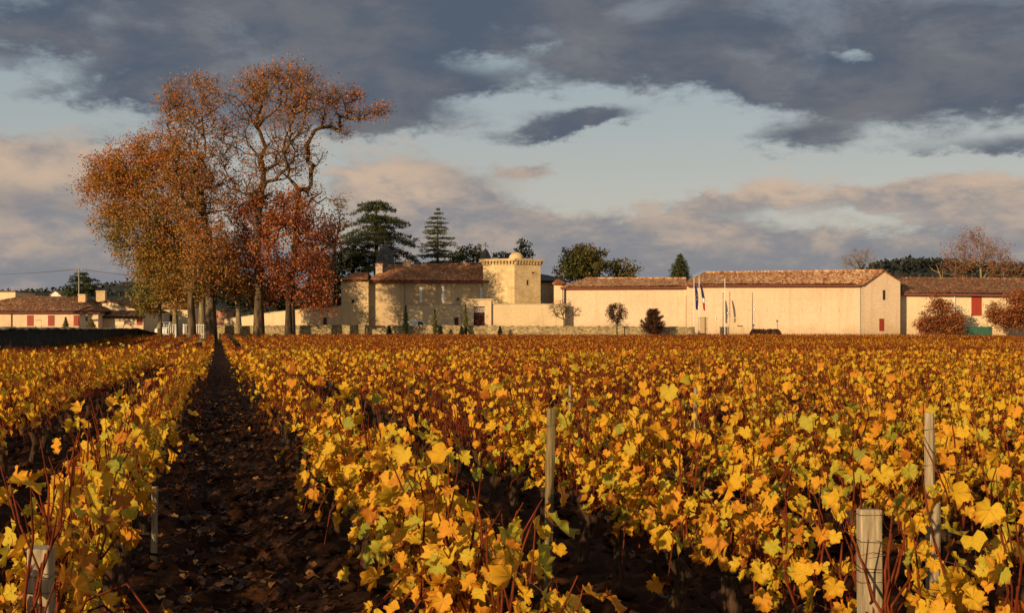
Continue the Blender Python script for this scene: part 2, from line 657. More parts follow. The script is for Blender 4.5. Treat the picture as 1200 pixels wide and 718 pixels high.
MT = {}
MT['plaster'] = m_plaster('ochre_plaster', (0.82, 0.62, 0.42), (0.50, 0.34, 0.19), 0.34, 0.30)
MT['plaster_pale'] = m_plaster('pale_plaster', (0.80, 0.66, 0.42), (0.58, 0.40, 0.22), 0.25, 0.25)
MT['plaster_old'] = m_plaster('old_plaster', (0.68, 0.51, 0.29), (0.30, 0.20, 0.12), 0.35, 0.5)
MT['garden_wall'] = m_plaster('garden_wall_render', (0.72, 0.56, 0.34), (0.40, 0.26, 0.14), 0.3, 0.4)
MT['ashlar'] = m_ashlar('tower_ashlar', (0.76, 0.60, 0.34), (0.66, 0.49, 0.26), (0.50, 0.38, 0.22))
MT['rubble'] = m_stone('rubble_stone', [(0.0, (0.30, 0.22, 0.11)), (0.4, (0.50, 0.38, 0.18)), (0.8, (0.70, 0.55, 0.27)), (1.0, (0.16, 0.12, 0.07))], 4.2)
MT['rubble_dark'] = m_stone('shade_dark_stone', [(0.0, (0.015, 0.017, 0.012)), (0.5, (0.03, 0.03, 0.022)), (1.0, (0.06, 0.055, 0.04))], 2.4, joint=(0.012, 0.012, 0.01))  # near-black colour carries the shade on the left wall's face
MT['coping'] = m_noise('coping_stone', (0.30, 0.24, 0.15), (0.52, 0.43, 0.28), 1.5, bmp=0.5)
MT['tiles_red'] = m_tiles('red_canal_tiles', [(0.0, (0.24, 0.075, 0.035)), (0.5, (0.42, 0.15, 0.06)), (0.85, (0.54, 0.26, 0.11)), (1.0, (0.52, 0.37, 0.21))], 0.5)
MT['tiles_mix'] = m_tiles('weathered_canal_tiles', [(0.0, (0.22, 0.08, 0.04)), (0.35, (0.42, 0.17, 0.08)), (0.7, (0.58, 0.33, 0.16)), (1.0, (0.72, 0.52, 0.30))], 0.35)
MT['tiles_brown'] = m_tiles('brown_canal_tiles', [(0.0, (0.12, 0.05, 0.03)), (0.5, (0.26, 0.11, 0.06)), (0.85, (0.38, 0.19, 0.09)), (1.0, (0.5, 0.32, 0.18))], 0.65)
MT['slate'] = m_noise('slate', (0.035, 0.04, 0.045), (0.10, 0.10, 0.10), 3.0, 0.6, bmp=0.4)
MT['red_paint'] = m_flat('red_painted_wood', (0.33, 0.045, 0.022), 0.6)
MT['dark_red_wood'] = m_flat('dark_red_wood', (0.07, 0.012, 0.01), 0.6)
MT['white_paint'] = m_flat('white_paint', (0.78, 0.76, 0.68), 0.5, var=0.06)
MT['dark_open'] = m_flat('dark_glass', (0.02, 0.02, 0.022), 0.15, spec=0.5)
MT['gutter'] = m_flat('brown_gutter', (0.22, 0.07, 0.05), 0.5)
MT['zinc'] = m_flat('zinc', (0.35, 0.34, 0.32), 0.45, 0.6)
MT['eave'] = m_flat('ochre_cornice', (0.62, 0.36, 0.10), 0.8)
MT['steel'] = m_flat('white_steel', (0.72, 0.72, 0.70), 0.4, 0.0)
MT['wood_grey'] = m_noise('weathered_wood', (0.17, 0.125, 0.07), (0.50, 0.41, 0.26), 9, 0.85, (7, 7, 0.5), 0.6, 0.004, 6, lo=0.3, hi=0.7)
MT['wood_dark'] = m_noise('dark_wood_pole', (0.10, 0.08, 0.06), (0.2, 0.16, 0.12), 4, 0.9, (6, 6, 0.5))
MT['wire'] = m_flat('rusty_wire', (0.16, 0.11, 0.07), 0.5, 0.6, 0.4, 0.3, 30)
MT['bark_plane'] = m_noise('plane_bark', (0.04, 0.028, 0.018), (0.11, 0.075, 0.04), 1.2, 0.9, (2, 2, 0.5), 0.5, 0.05, 5, (0.20, 0.15, 0.085))
MT['bark_pale'] = m_noise('pale_bark', (0.14, 0.10, 0.05), (0.34, 0.27, 0.15), 1.6, 0.9, (2, 2, 0.5), 0.4, 0.04)
MT['bark_dark'] = m_noise('dark_bark', (0.035, 0.026, 0.018), (0.09, 0.065, 0.04), 2.5, 0.95, (2, 2, 0.6), 0.5, 0.04)
MT['vine_bark'] = m_noise('vine_bark', (0.018, 0.011, 0.007), (0.095, 0.055, 0.03), 35, 0.95, (2, 2, 0.35), 0.9, 0.01)
MT['cane'] = m_noise('red_cane', (0.07, 0.013, 0.005), (0.21, 0.042, 0.010), 12, 0.7, (1, 1, 1), spec=0.12)
MT['rubber'] = m_flat('black_rubber', (0.02, 0.02, 0.02), 0.8)
# ------------------------------------------------------------------ vineyard layout
RD = Vector((-0.2315, 1.0, 0)).normalized()           # direction of the rows
RN = Vector((RD.y, -RD.x, 0))                          # across the rows, to the right
ROW0, ROWS = -0.62, 1.65
ROW_END = 171.0


def rowpt(X, s, z=0.0):
    return Vector((RN.x * X + RD.x * s, RN.y * X + RD.y * s, z))


def vnoise(x, y, seed=0):
    """smooth value noise on arrays"""
    xi, yi = np.floor(x), np.floor(y)
    xf, yf = x - xi, y - yi
    u, v = xf * xf * (3 - 2 * xf), yf * yf * (3 - 2 * yf)

    def h(a, b):
        t = np.sin(a * 127.1 + b * 311.7 + seed * 74.7) * 43758.5453
        return t - np.floor(t)
    return (h(xi, yi) * (1 - u) + h(xi + 1, yi) * u) * (1 - v) + (h(xi, yi + 1) * (1 - u) + h(xi + 1, yi + 1) * u) * v - 0.5


def ground_z(x, y):
    x, y = np.asarray(x, float), np.asarray(y, float)
    Xr = x * RN.x + y * RN.y
    s = x * RD.x + y * RD.y
    ph = (Xr - ROW0) / ROWS
    mound = 0.06 * np.cos(2 * pi * ph)
    near = np.clip(1 - (y - 45) / 60, 0, 1)
    rut = 0.07 * np.sin((s + 0.45 * np.cos(2 * pi * ph)) * 2 * pi / 0.42 + 3 * vnoise(Xr * 0.8, s * 0.7, 12)) * (0.5 - 0.5 * np.cos(2 * pi * ph))
    # clods thrown up in arcs by the plough
    arc = s + 0.5 * np.cos(2 * pi * ph)
    clod = 0.14 * vnoise(Xr * 2.2, arc * 4.2, 1) + 0.11 * vnoise(Xr * 6, arc * 9, 2) + 0.04 * vnoise(Xr * 15, arc * 17, 3)
    z = (mound + clod + rut) * near + 0.10 * vnoise(x * 0.05, y * 0.05, 5)
    infield = np.clip((ROW_END + 5 - y) / 4, 0, 1)
    # the field dips gently in the middle distance and climbs again to the far wall
    t = np.clip((y - 25) / 60, 0, 1)
    u = np.clip((y - 85) / 82, 0, 1)
    z = z - 0.6 * (t * t * (3 - 2 * t)) * (1 - u)
    z = z * infield
    far = np.clip((y - ROW_END - 4) / 5, 0, 1)
    far = far * far * (3 - 2 * far)
    z = z + far * 0.8
    # the country beyond falls gently, then lifts to low hills
    return z


ys = np.unique(np.concatenate([np.array([-3000, -800, -200, -60, -20, -6]), np.arange(-3, 26, 0.085), np.arange(26, 60, 0.3),
                               np.arange(60, 200, 1.6), np.geomspace(200, 5000, 40)]))
xs_pos = np.concatenate([np.arange(0, 5, 0.1), np.arange(5, 14, 0.22), np.arange(14, 90, 1.4), np.geomspace(92, 4500, 26)])
xs = np.unique(np.concatenate([-xs_pos, xs_pos]))
# shear the columns along the rows near the camera so the aisle keeps the fine part
gx, gy = np.meshgrid(xs, ys)
gx = gx + np.clip(gy, 0, 175) * (RD.x / RD.y) * np.clip(1 - np.abs(gx) / 150, 0, 1)
gz = ground_z(gx, gy)
nr, nc = gx.shape
idx = np.arange(nr * nc).reshape(nr, nc)
GF = np.stack([idx[:-1, :-1], idx[:-1, 1:], idx[1:, 1:], idx[1:, :-1]], -1).reshape(-1, 4)
m, N, L, b = mat_new('ground_soil', 0.95, 0.1)
co = objco(N, L)
f1 = noise(N, L, 2.2, 7, 0.7, co)
r1 = ramp(N, [(0.3, (0.010, 0.005, 0.0025)), (0.52, (0.036, 0.014, 0.006)), (0.72, (0.13, 0.05, 0.018))])
L.new(f1, r1.inputs[0])
f2 = noise(N, L, 0.12, 5, 0.6, co)
r2 = ramp(N, [(0.42, (0.10, 0.085, 0.03)), (0.6, (0.24, 0.17, 0.06))])
L.new(f2, r2.inputs[0])
sp = N.new('ShaderNodeSeparateXYZ')
L.new(co, sp.inputs[0])
mr = N.new('ShaderNodeMapRange')
mr.inputs[1].default_value = ROW_END - 1
mr.inputs[2].default_value = ROW_END + 2
L.new(sp.outputs[1], mr.inputs[0])
c = nmix(N, L, 'MIX', mr.outputs[0], r1.outputs[0], r2.outputs[0])
L.new(c, b.inputs['Base Color'])
bump(N, L, b, noise(N, L, 14, 6, 0.75, co), 0.9, 0.03)
me = new_mesh('ground', np.stack([gx, gy, gz], -1).reshape(-1, 3), GF, m, smooth=True)
ground = tag(obj('ground', me), kind='structure')


def gz1(x, y):
    return float(ground_z(np.array([x]), np.array([y]))[0])


# ------------------------------------------------------------------ vegetation tools
def unit(a):
    return a / np.maximum(np.linalg.norm(a, axis=-1, keepdims=True), 1e-9)


def tubes(P0, P1, R0, R1, k=5):
    """one open tapered tube per segment; returns V, F"""
    P0, P1 = np.asarray(P0, float), np.asarray(P1, float)
    n = len(P0)
    d = unit(P1 - P0)
    ref = np.where(np.abs(d[:, 2:3]) < 0.9, np.array([[0, 0, 1.0]]), np.array([[1.0, 0, 0]]))
    u = unit(np.cross(d, ref))
    w = np.cross(d, u)
    t = np.arange(k) * 2 * pi / k
    ring = u[:, None, :] * np.cos(t)[None, :, None] + w[:, None, :] * np.sin(t)[None, :, None]
    V = np.concatenate([P0[:, None] + ring * np.asarray(R0)[:, None, None], P1[:, None] + ring * np.asarray(R1)[:, None, None]], 1)
    b = (np.arange(n) * 2 * k)[:, None]
    i = np.arange(k)
    j = (i + 1) % k
    F = np.stack([b + i, b + j, b + k + j, b + k + i], -1).reshape(-1, 4)
    return V.reshape(-1, 3), F


def polytube(pts, rad, k=5):
    """one continuous tube through pts (shared rings)"""
    P = np.asarray(pts, float)
    n = len(P)
    d = np.zeros_like(P)
    d[1:-1] = P[2:] - P[:-2]
    d[0], d[-1] = P[1] - P[0], P[-1] - P[-2]
    d = unit(d)
    ref = np.array([1.0, 0, 0]) if abs(d[:, 0]).mean() < 0.7 else np.array([0, 1.0, 0])
    u = unit(np.cross(d, ref))
    w = np.cross(d, u)
    t = np.arange(k) * 2 * pi / k
    V = P[:, None] + (u[:, None] * np.cos(t)[None, :, None] + w[:, None] * np.sin(t)[None, :, None]) * np.asarray(rad, float)[:, None, None]
    i = np.arange(k)
    j = (i + 1) % k
    F = np.concatenate([np.stack([m * k + i, m * k + j, (m + 1) * k + j, (m + 1) * k + i], -1) for m in range(n - 1)])
    return V.reshape(-1, 3), F


def merge(parts):
    Vs, Fs, o = [], [], 0
    for V, F in parts:
        Vs.append(V)
        Fs.append(F + o)
        o += len(V)
    return np.concatenate(Vs), np.concatenate(Fs)


QUAD = np.array([[0, -0.1], [0.5, 0.45], [0, 1.0], [-0.5, 0.45]])


def leaf_cards(C, size, rng, rnd, up=0.0, outward=None, sag=0.25, narrow=1.0):
    """a folded four-corner leaf at every centre"""
    n = len(C)
    nrm = rng.normal(size=(n, 3))
    if outward is not None:
        nrm = nrm * 0.7 + outward
    nrm[:, 2] += up
    nrm = unit(nrm)
    a = unit(np.cross(nrm, rng.normal(size=(n, 3))))
    b = np.cross(nrm, a)
    s = size * rng.uniform(0.65, 1.35, n)
    V = C[:, None] + (a[:, None] * QUAD[None, :, 0:1] * narrow + b[:, None] * QUAD[None, :, 1:2]) * s[:, None, None]
    V[:, 1] -= nrm * (s * sag)[:, None]
    V[:, 3] -= nrm * (s * sag)[:, None]
    F = np.arange(4 * n).reshape(n, 4)
    return V.reshape(-1, 3), F, np.repeat(rnd, 4)


def grow(trunk, A, rng, bf=0.35, wob=0.12, step=1.3):
    """branch skeleton: every target point ties into the nearest limb, weighing the way back to the foot"""
    pos = [np.array(p, float) for p in trunk]
    par = [-1] + list(range(len(trunk) - 1))
    plen = [0.0]
    for i in range(1, len(trunk)):
        plen.append(plen[-1] + np.linalg.norm(pos[i] - pos[i - 1]))
    first = max(1, len(trunk) // 3)
    A = np.asarray(A)
    A = A[np.argsort(np.linalg.norm(A - pos[-1], axis=1))]
    P = np.zeros((len(trunk) + len(A) * 30, 3))
    PL = np.zeros(len(P))
    n = len(trunk)
    P[:n] = pos
    PL[:n] = plen
    PAR = list(par)
    tips = []
    for a in A:
        d = np.linalg.norm(P[first:n] - a, axis=1)
        # branches leave upwards or level, seldom downwards
        drop = np.maximum(P[first:n, 2] - a[2], 0)
        cst = d + bf * PL[first:n] + 0.5 * drop
        j = first + int(np.argmin(cst))
        p0 = P[j].copy()
        L_ = np.linalg.norm(a - p0)
        k = min(29, max(1, int(L_ / step)))
        prev = j
        sid = rng.normal(size=3) * wob * L_
        for q in range(1, k + 1):
            t = q / k
            p = p0 + (a - p0) * t + sid * sin(pi * t) + np.array([0, 0, 0.10 * L_ * sin(pi * t)])
            if q < k:
                p = p + rng.normal(size=3) * 0.05 * L_ / k
            P[n] = p
            PL[n] = PL[prev] + np.linalg.norm(P[n] - P[prev])
            PAR.append(prev)
            prev = n
            n += 1
            if n >= len(P) - 1:
                break
        tips.append(prev)
        if n >= len(P) - 35:
            break
    return P[:n], np.array(PAR), np.array(tips)


def limb_mesh(P, PAR, r0, r_tip, trunk_n, k=5, expo=2.0, flare=1.5):
    n = len(P)
    load = np.zeros(n)
    PL = np.zeros(n)
    for i in range(1, n):
        PL[i] = PL[PAR[i]] + np.linalg.norm(P[i] - P[PAR[i]])
    has = np.zeros(n, bool)
    has[PAR[PAR >= 0]] = True
    load[~has] = 1
    for i in range(n - 1, 0, -1):
        load[PAR[i]] += load[i]
    r = r_tip + (r0 - r_tip) * (load / load[0]) ** (1 / expo)
    r *= 1 - 0.45 * np.clip(PL / PL.max(), 0, 1)
    r = np.maximum(r, r_tip * 0.8)
    r[0] *= flare
    i = np.arange(1, n)
    return tubes(P[PAR[i]], P[i], r[PAR[i]] * np.where(PAR[i] == 0, 1, 0.97), r[i], k), r


def blob_points(blobs, dens, rng, D):
    """blobs: (px, py, rx px, ry px, depth m offset, weight) -> target points"""
    out, own = [], []
    for bi, (px, py, rx, ry, dy_, w) in enumerate(blobs):
        c = np.array(W(px, py, D + dy_))
        R = np.array([rx * D / FPX, 0.5 * (rx + ry) * D / FPX * 0.9, ry * D / FPX])
        n = max(3, int(dens * w * (rx * ry) / 100))
        p = unit(rng.normal(size=(n, 3))) * (rng.uniform(0.12, 1, (n, 1)) ** 0.5)
        out.append(c + p * R)
        own.append(np.full(n, bi))
    return np.concatenate(out), np.concatenate(own)


def broad_tree(name, label, cat, D, base_px, trunk_px, blobs, r0, leafmat, barkmat, seed, dens=3.0, leaves=24, lsize=0.30, spread=0.9,
               group=None, tones=None, base_z=None, twigs=5, twig_len=1.2, bf=0.3, k=5, tone_jit=0.16, bare=0.0, r_tip=0.018):
    rng = np.random.default_rng(seed)
    bz = gz1(WX(base_px, D), D) if base_z is None else base_z
    root = empty(name, (WX(base_px, D), D, bz))
    tag(root, label, cat, group)
    org = np.array(root.location)
    tr = [org + np.array([0, 0, -0.3])] + [np.array(W(px, py, D + oy)) for px, py, oy in trunk_px]
    A, own = blob_points(blobs, dens, rng, D)
    P, PAR, tips = grow(tr, A, rng, bf=bf)
    (V, F), r = limb_mesh(P, PAR, r0, r_tip, len(tr), k)
    # fine twigs at the limb ends
    tp = P[tips]
    T0 = np.repeat(tp, twigs, 0)
    tdir = unit(rng.normal(size=(len(T0), 3)) + np.array([0, 0, 0.35]))
    T1 = T0 + tdir * rng.uniform(0.4, 1.0, (len(T0), 1)) * twig_len
    V2, F2 = tubes(T0, T1, np.full(len(T0), r_tip * 0.9), np.full(len(T0), r_tip * 0.35), 3)
    V, F = merge([(V, F), (V2, F2)])
    obj('trunk', new_mesh(name + '_limbs', V - org, F, barkmat, smooth=True), root)
    # foliage gathers on the twigs, each spray with a tone of its own
    if leaves:
        keep = rng.uniform(size=len(T1)) > bare
        C0 = T1[keep]
        tone = rng.uniform(0, 1, len(tips))
        tone = np.repeat(tone, twigs)[keep]
        nl = max(1, int(leaves / twigs))
        C = np.repeat(C0, nl, 0) + rng.normal(size=(len(C0) * nl, 3)) * spread * 0.42 * np.array([1, 1, 0.75])
        if tones is not None:
            # distance-weighted tone of the blobs
            bc = np.array([W(b_[0], b_[1], D + b_[4]) for b_ in blobs])
            dd = np.linalg.norm(C[:, None, :] - bc[None], axis=2) / np.array([max(b_[2], b_[3]) * D / FPX for b_ in blobs])[None]
            wt = np.exp(-dd ** 2 * 1.5) + 1e-9
            base = (wt * np.array(tones)[None]).sum(1) / wt.sum(1)
        else:
            base = 0.5
        rn = np.clip(base + (np.repeat(tone, nl) - 0.5) * tone_jit * 2 + rng.normal(size=len(C)) * tone_jit * 0.6, 0, 1)
        V, F, R = leaf_cards(C, lsize, rng, rn, up=0.3)
        o = obj('crown', new_mesh(name + '_leaves', V - org, F, leafmat, rnd=R), root)
    return root


def conifer(name, label, cat, D, px, top_py, base_py, prof, r0, mat, seed, whorls=26, per=7, droop=0.25, lsize=0.3, group=None, base_z=None,
            lean=0.0, needle_n=16, ragged=0.2, flat=0.25, rise=0.0):
    """prof: list of (height fraction, radius m)"""
    rng = np.random.default_rng(seed)
    x = WX(px, D)
    bz = gz1(x, D) if base_z is None else base_z
    root = empty(name, (x, D, bz))
    tag(root, label, cat, group)
    zt = WZ(top_py, D) - bz
    zb = WZ(base_py, D) - bz
    hs = np.array([p[0] for p in prof])
    rs = np.array([p[1] for p in prof])
    parts = [polytube([(0, 0, -0.3), (lean * 0.3, 0, zt * 0.35), (lean * 0.7, 0, zt * 0.7), (lean, 0, zt)], [r0 * 1.3, r0 * 0.85, r0 * 0.45, 0.02], 7)]
    Cs, Rn = [], []
    for w in range(whorls):
        t = (w + rng.uniform(0, 0.6)) / whorls
        z = zb + (zt - zb) * t
        R = np.interp(t, hs, rs)
        cx = lean * z / zt
        for q in range(per):
            a = 2 * pi * (q + rng.uniform(-0.35, 0.35)) / per + w * 1.1
            L_ = R * rng.uniform(1 - ragged * 1.6, 1 + ragged)
            if L_ < 0.1:
                continue
            dz = -droop * L_ * rng.uniform(0.4, 1.6)
            pts = [np.array([cx, 0, z])]
            for s_ in (0.4, 0.75, 1.0):
                pts.append(np.array([cx + cos(a) * L_ * s_, sin(a) * L_ * s_, z + rise * L_ * s_ + dz * s_ * s_ + 0.04 * L_ * rng.normal()]))
            parts.append(polytube(pts, [r0 * 0.22 * (1 - 0.7 * t) + 0.02, 0.04, 0.025, 0.01], 3))
            n = max(4, int(needle_n * L_))
            s_ = rng.uniform(0.18, 1.03, n)
            base = np.array([np.interp(s_, [0, 0.4, 0.75, 1.0], [p_[i] for p_ in pts]) for i in range(3)]).T
            wdt = 0.24 * L_ * (1 - s_ * 0.6)
            side = np.array([-sin(a), cos(a), 0])
            C = base + side * (rng.uniform(-1, 1, n) * wdt)[:, None] + rng.normal(size=(n, 3)) * np.array([0.1, 0.1, flat]) * min(1, L_ * 0.5)
            C[:, 2] -= rng.uniform(0, 0.25, n) * wdt
            Cs.append(C)
            Rn.append(np.clip(rng.uniform(0.2, 0.8) + rng.normal(size=n) * 0.15, 0, 1))
    V, F = merge(parts)
    obj('trunk', new_mesh(name + '_trunk', V, F, MT['bark_dark'], smooth=True), root)
    V, F, R = leaf_cards(np.concatenate(Cs), lsize, rng, np.concatenate(Rn), up=1.1, sag=0.05, narrow=0.4)
    obj('crown', new_mesh(name + '_needles', V, F, mat, rnd=R), root)
    return root


LEAF = {}
LEAF['plane'] = m_leaf('plane_leaves', [(0.0, (0.16, 0.17, 0.035)), (0.22, (0.32, 0.23, 0.04)), (0.42, (0.50, 0.25, 0.045)),
                                        (0.66, (0.55, 0.20, 0.04)), (0.88, (0.42, 0.11, 0.03)), (1.0, (0.60, 0.32, 0.09))], 0.35)
LEAF['red'] = m_leaf('red_leaves', [(0.0, (0.13, 0.035, 0.02)), (0.5, (0.38, 0.10, 0.035)), (1.0, (0.58, 0.26, 0.07))], 0.35)
LEAF['green'] = m_leaf('green_leaves', [(0.0, (0.03, 0.04, 0.012)), (0.5, (0.08, 0.085, 0.02)), (1.0, (0.20, 0.14, 0.035))], 0.2)
LEAF['cedar'] = m_leaf('cedar_needles', [(0.0, (0.045, 0.06, 0.025)), (0.5, (0.10, 0.115, 0.045)), (1.0, (0.18, 0.18, 0.07))], 0.1)
LEAF['fir'] = m_leaf('fir_needles', [(0.0, (0.025, 0.038, 0.016)), (0.5, (0.06, 0.075, 0.025)), (1.0, (0.12, 0.12, 0.04))], 0.1)
LEAF['darkfir'] = m_leaf('dark_needles', [(0.0, (0.012, 0.016, 0.008)), (1.0, (0.035, 0.042, 0.016))], 0.1)
LEAF['cypress'] = m_leaf('cypress_sprays', [(0.0, (0.05, 0.06, 0.015)), (1.0, (0.16, 0.15, 0.035))], 0.1)
LEAF['rust'] = m_leaf('rust_leaves', [(0.0, (0.15, 0.045, 0.018)), (0.5, (0.38, 0.11, 0.032)), (1.0, (0.40, 0.20, 0.07))], 0.25)
LEAF['brown'] = m_leaf('brown_sprays', [(0.0, (0.035, 0.018, 0.012)), (1.0, (0.12, 0.05, 0.025))], 0.1)
LEAF['forest'] = m_leaf('forest_leaves', [(0.0, (0.016, 0.022, 0.018)), (1.0, (0.045, 0.05, 0.038))], 0.0)  # low dark bluish tones stand in for cloud shadow on the hills
LEAF['ivy'] = m_leaf('olive_leaves', [(0.0, (0.05, 0.05, 0.015)), (1.0, (0.22, 0.17, 0.05))], 0.15)

# ------------------------------------------------------------------ hills
def hill(D, pts, depth, seed, bumps=1.0):
    """pts: (px, py) crest line"""
    rng = np.random.default_rng(seed)
    px = np.linspace(pts[0][0], pts[-1][0], 140)
    py = np.interp(px, [p[0] for p in pts], [p[1] for p in pts])
    x = (px - CXP) / FPX * D
    zc = CAM_Z + (HZ - py) / FPX * D + np.array([vnoise(np.array([q * 0.11]), np.array([seed * 3.0]), 9)[0] for q in px]) * bumps
    rows = []
    prof = [(-1.0, 0.0), (-0.7, 0.35), (-0.4, 0.72), (-0.15, 0.94), (0, 1.0), (0.3, 0.9), (0.8, 0.5), (1.3, 0.0)]
    for t, h in prof:
        rows.append(np.stack([x, np.full_like(x, D + t * depth), 0.2 + (zc - 0.2) * h + rng.normal(size=len(x)) * 0.3 * (h > 0)], -1))
    V = np.concatenate(rows)
    n = len(x)
    i = np.arange(len(V)).reshape(len(prof), n)
    F = np.stack([i[:-1, :-1], i[:-1, 1:], i[1:, 1:], i[1:, :-1]], -1).reshape(-1, 4)
    return V, F


MT['hill'] = m_noise('hill_scrub', (0.02, 0.026, 0.024), (0.05, 0.05, 0.045), 0.02, 1.0)  # slopes coloured dark too, as if under cloud shadow
V, F = hill(1500, [(-400, 372), (-150, 352), (0, 343), (60, 342), (110, 338), (150, 332), (210, 330), (300, 337), (500, 362), (620, 385)], 300, 3, 3)
tag(obj('hill', new_mesh('hill_left', V, F, MT['hill'], smooth=True)), kind='structure')
rng = np.random.default_rng(5)
sel = rng.integers(0, len(V) * 5 // 8, 9000)
C = V[sel] + rng.normal(size=(9000, 3)) * np.array([9, 12, 1.2])
Vl, Fl, Rl = leaf_cards(C, 3.6, rng, rng.uniform(0, 1, 9000))
tag(obj('woodland', new_mesh('woodland', Vl, Fl, LEAF['forest'], rnd=Rl)), 'blue-grey wooded ridge far behind the left farmhouse', 'woodland', kind='stuff')
V, F = hill(900, [(960, 372), (1000, 338), (1030, 312), (1060, 307), (1100, 309), (1150, 314), (1200, 311), (1280, 312), (1400, 330), (1600, 372)], 130, 8, 3)
tag(obj('hill', new_mesh('hill_right', V, F, MT['hill'], smooth=True)), kind='structure')
sel = rng.integers(0, len(V) * 5 // 8, 34000)
C = V[sel] + rng.normal(size=(34000, 3)) * np.array([6, 14, 0.7])
Vl, Fl, Rl = leaf_cards(C, 2.4, rng, rng.uniform(0, 1, 34000))
tag(obj('woodland', new_mesh('woodland', Vl, Fl, LEAF['forest'], rnd=Rl)), 'dark wooded hill behind the far right roofs', 'woodland', kind='stuff')
# ------------------------------------------------------------------ building tools
GB = 0.4      # walls start a little below the yard


def ridged_roof(name, mat, parent, e0, e1, r1, r0, pitch=0.27, amp=0.05, thick=0.16, seed=0, course=0.9, wav=0.03):
    """tiled roof plane from eave e0-e1 up to ridge r0-r1 with barrel tile ridges and a slightly sagging surface"""
    rng = np.random.default_rng(seed + 11)
    e0, e1, r1, r0 = [np.array(p, float) for p in (e0, e1, r1, r0)]
    L_ = max(np.linalg.norm(e1 - e0), np.linalg.norm(r1 - r0))
    H = 0.5 * (np.linalg.norm(r0 - e0) + np.linalg.norm(r1 - e1))
    nu, nv = max(2, int(L_ / pitch) * 2 + 1), max(2, int(H / course) * 2 + 1)
    u, v = np.meshgrid(np.linspace(0, 1, nu), np.linspace(0, 1, nv))
    P = ((e0 * (1 - u[..., None]) + e1 * u[..., None]) * (1 - v[..., None]) + (r0 * (1 - u[..., None]) + r1 * u[..., None]) * v[..., None])
    nrm = np.cross(e1 - e0, (r0 - e0) if np.linalg.norm(r0 - r1) > 0.01 or True else r1 - e0)
    nrm /= np.linalg.norm(nrm)
    if nrm[2] < 0:
        nrm = -nrm
    off = amp * np.where(np.arange(nu) % 2 == 0, 1, -1)[None, :] + np.where(np.arange(nv) % 2 == 0, 0.02, -0.02)[:, None]
    off = off + wav * rng.normal(size=(nv, nu)) * 0.6 + 0.10 * vnoise(u * L_ * 0.12, v * 3, seed)
    P = P + nrm * (off[..., None] + thick * 0.5)
    n = nu * nv
    V = np.concatenate([P.reshape(-1, 3), [e0 - nrm * thick, e1 - nrm * thick, r1 - nrm * thick, r0 - nrm * thick]])
    i = np.arange(n).reshape(nv, nu)
    F4 = np.stack([i[:-1, :-1], i[:-1, 1:], i[1:, 1:], i[1:, :-1]], -1).reshape(-1, 4)
    Fs = [F4, np.array([[n + 3, n + 2, n + 1, n]])]
    # eave and verge edges
    ev = np.stack([i[0, 1:], i[0, :-1], np.full(nu - 1, n), np.full(nu - 1, n + 1)], -1)[:1]
    tri_e = np.stack([i[0, 1:], i[0, :-1], np.full(nu - 1, n)], -1)
    tri_l = np.stack([i[:-1, 0], i[1:, 0], np.full(nv - 1, n)], -1)
    tri_r = np.stack([i[1:, -1], i[:-1, -1], np.full(nv - 1, n + 1)], -1)
    Fs.append(np.concatenate([tri_e, tri_l, tri_r, [[i[0, -1], n, n + 1], [i[-1, 0], n + 3, n], [i[-1, -1], n + 1, n + 2]]]))
    return obj(name, new_mesh(name, V, Fs, mat), parent)


def ridge_tiles(name, mat, parent, a, b, r=0.14):
    a, b = np.array(a, float), np.array(b, float)
    L_ = np.linalg.norm(b - a)
    n = max(1, int(L_ / 0.45))
    t = np.linspace(0, 1, n + 1)
    P0 = a + (b - a) * t[:-1, None]
    P1 = a + (b - a) * np.minimum(t[1:, None] + 0.1 / n, 1)
    V, F = tubes(P0, P1, np.full(n, r), np.full(n, r * 0.82), 6)
    return obj(name, new_mesh(name, V, F, mat), parent)


def face_frame(a, b):
    """unit vectors along a wall face a->b (seen from outside, left to right) and outward"""
    a, b = Vector((a[0], a[1], 0)), Vector((b[0], b[1], 0))
    t = (b - a).normalized()
    return t, Vector((t.y, -t.x, 0))


def hit(px, a, b):
    """where the sight line through column px meets the wall line a-b (plan)"""
    k = (px - CXP) / FPX
    (x0, y0), (x1, y1) = a[:2], b[:2]
    # x0+t*dx = k*(y0+t*dy)
    t = (k * y0 - x0) / ((x1 - x0) - k * (y1 - y0))
    return x0 + t * (x1 - x0), y0 + t * (y1 - y0), t


def panel(mbx, a, b, px0, px1, py0, py1, d0, d1):
    """box on wall face a-b covering the sight rectangle, standing from d0 to d1 proud of the face"""
    x0, y0, _ = hit(px0, a, b)
    x1, y1, _ = hit(px1, a, b)
    ym = 0.5 * (y0 + y1)
    zt, zb = WZ(py0, ym), WZ(py1, ym)
    t, n = face_frame(a, b)
    p = [Vector((x0, y0, 0)) + n * d1, Vector((x1, y1, 0)) + n * d1, Vector((x1, y1, 0)) + n * d0, Vector((x0, y0, 0)) + n * d0]
    mbx.hexa([(q.x, q.y, zb) for q in p], [(q.x, q.y, zt) for q in p])
    return (x0, y0, x1, y1, zb, zt, t, n)


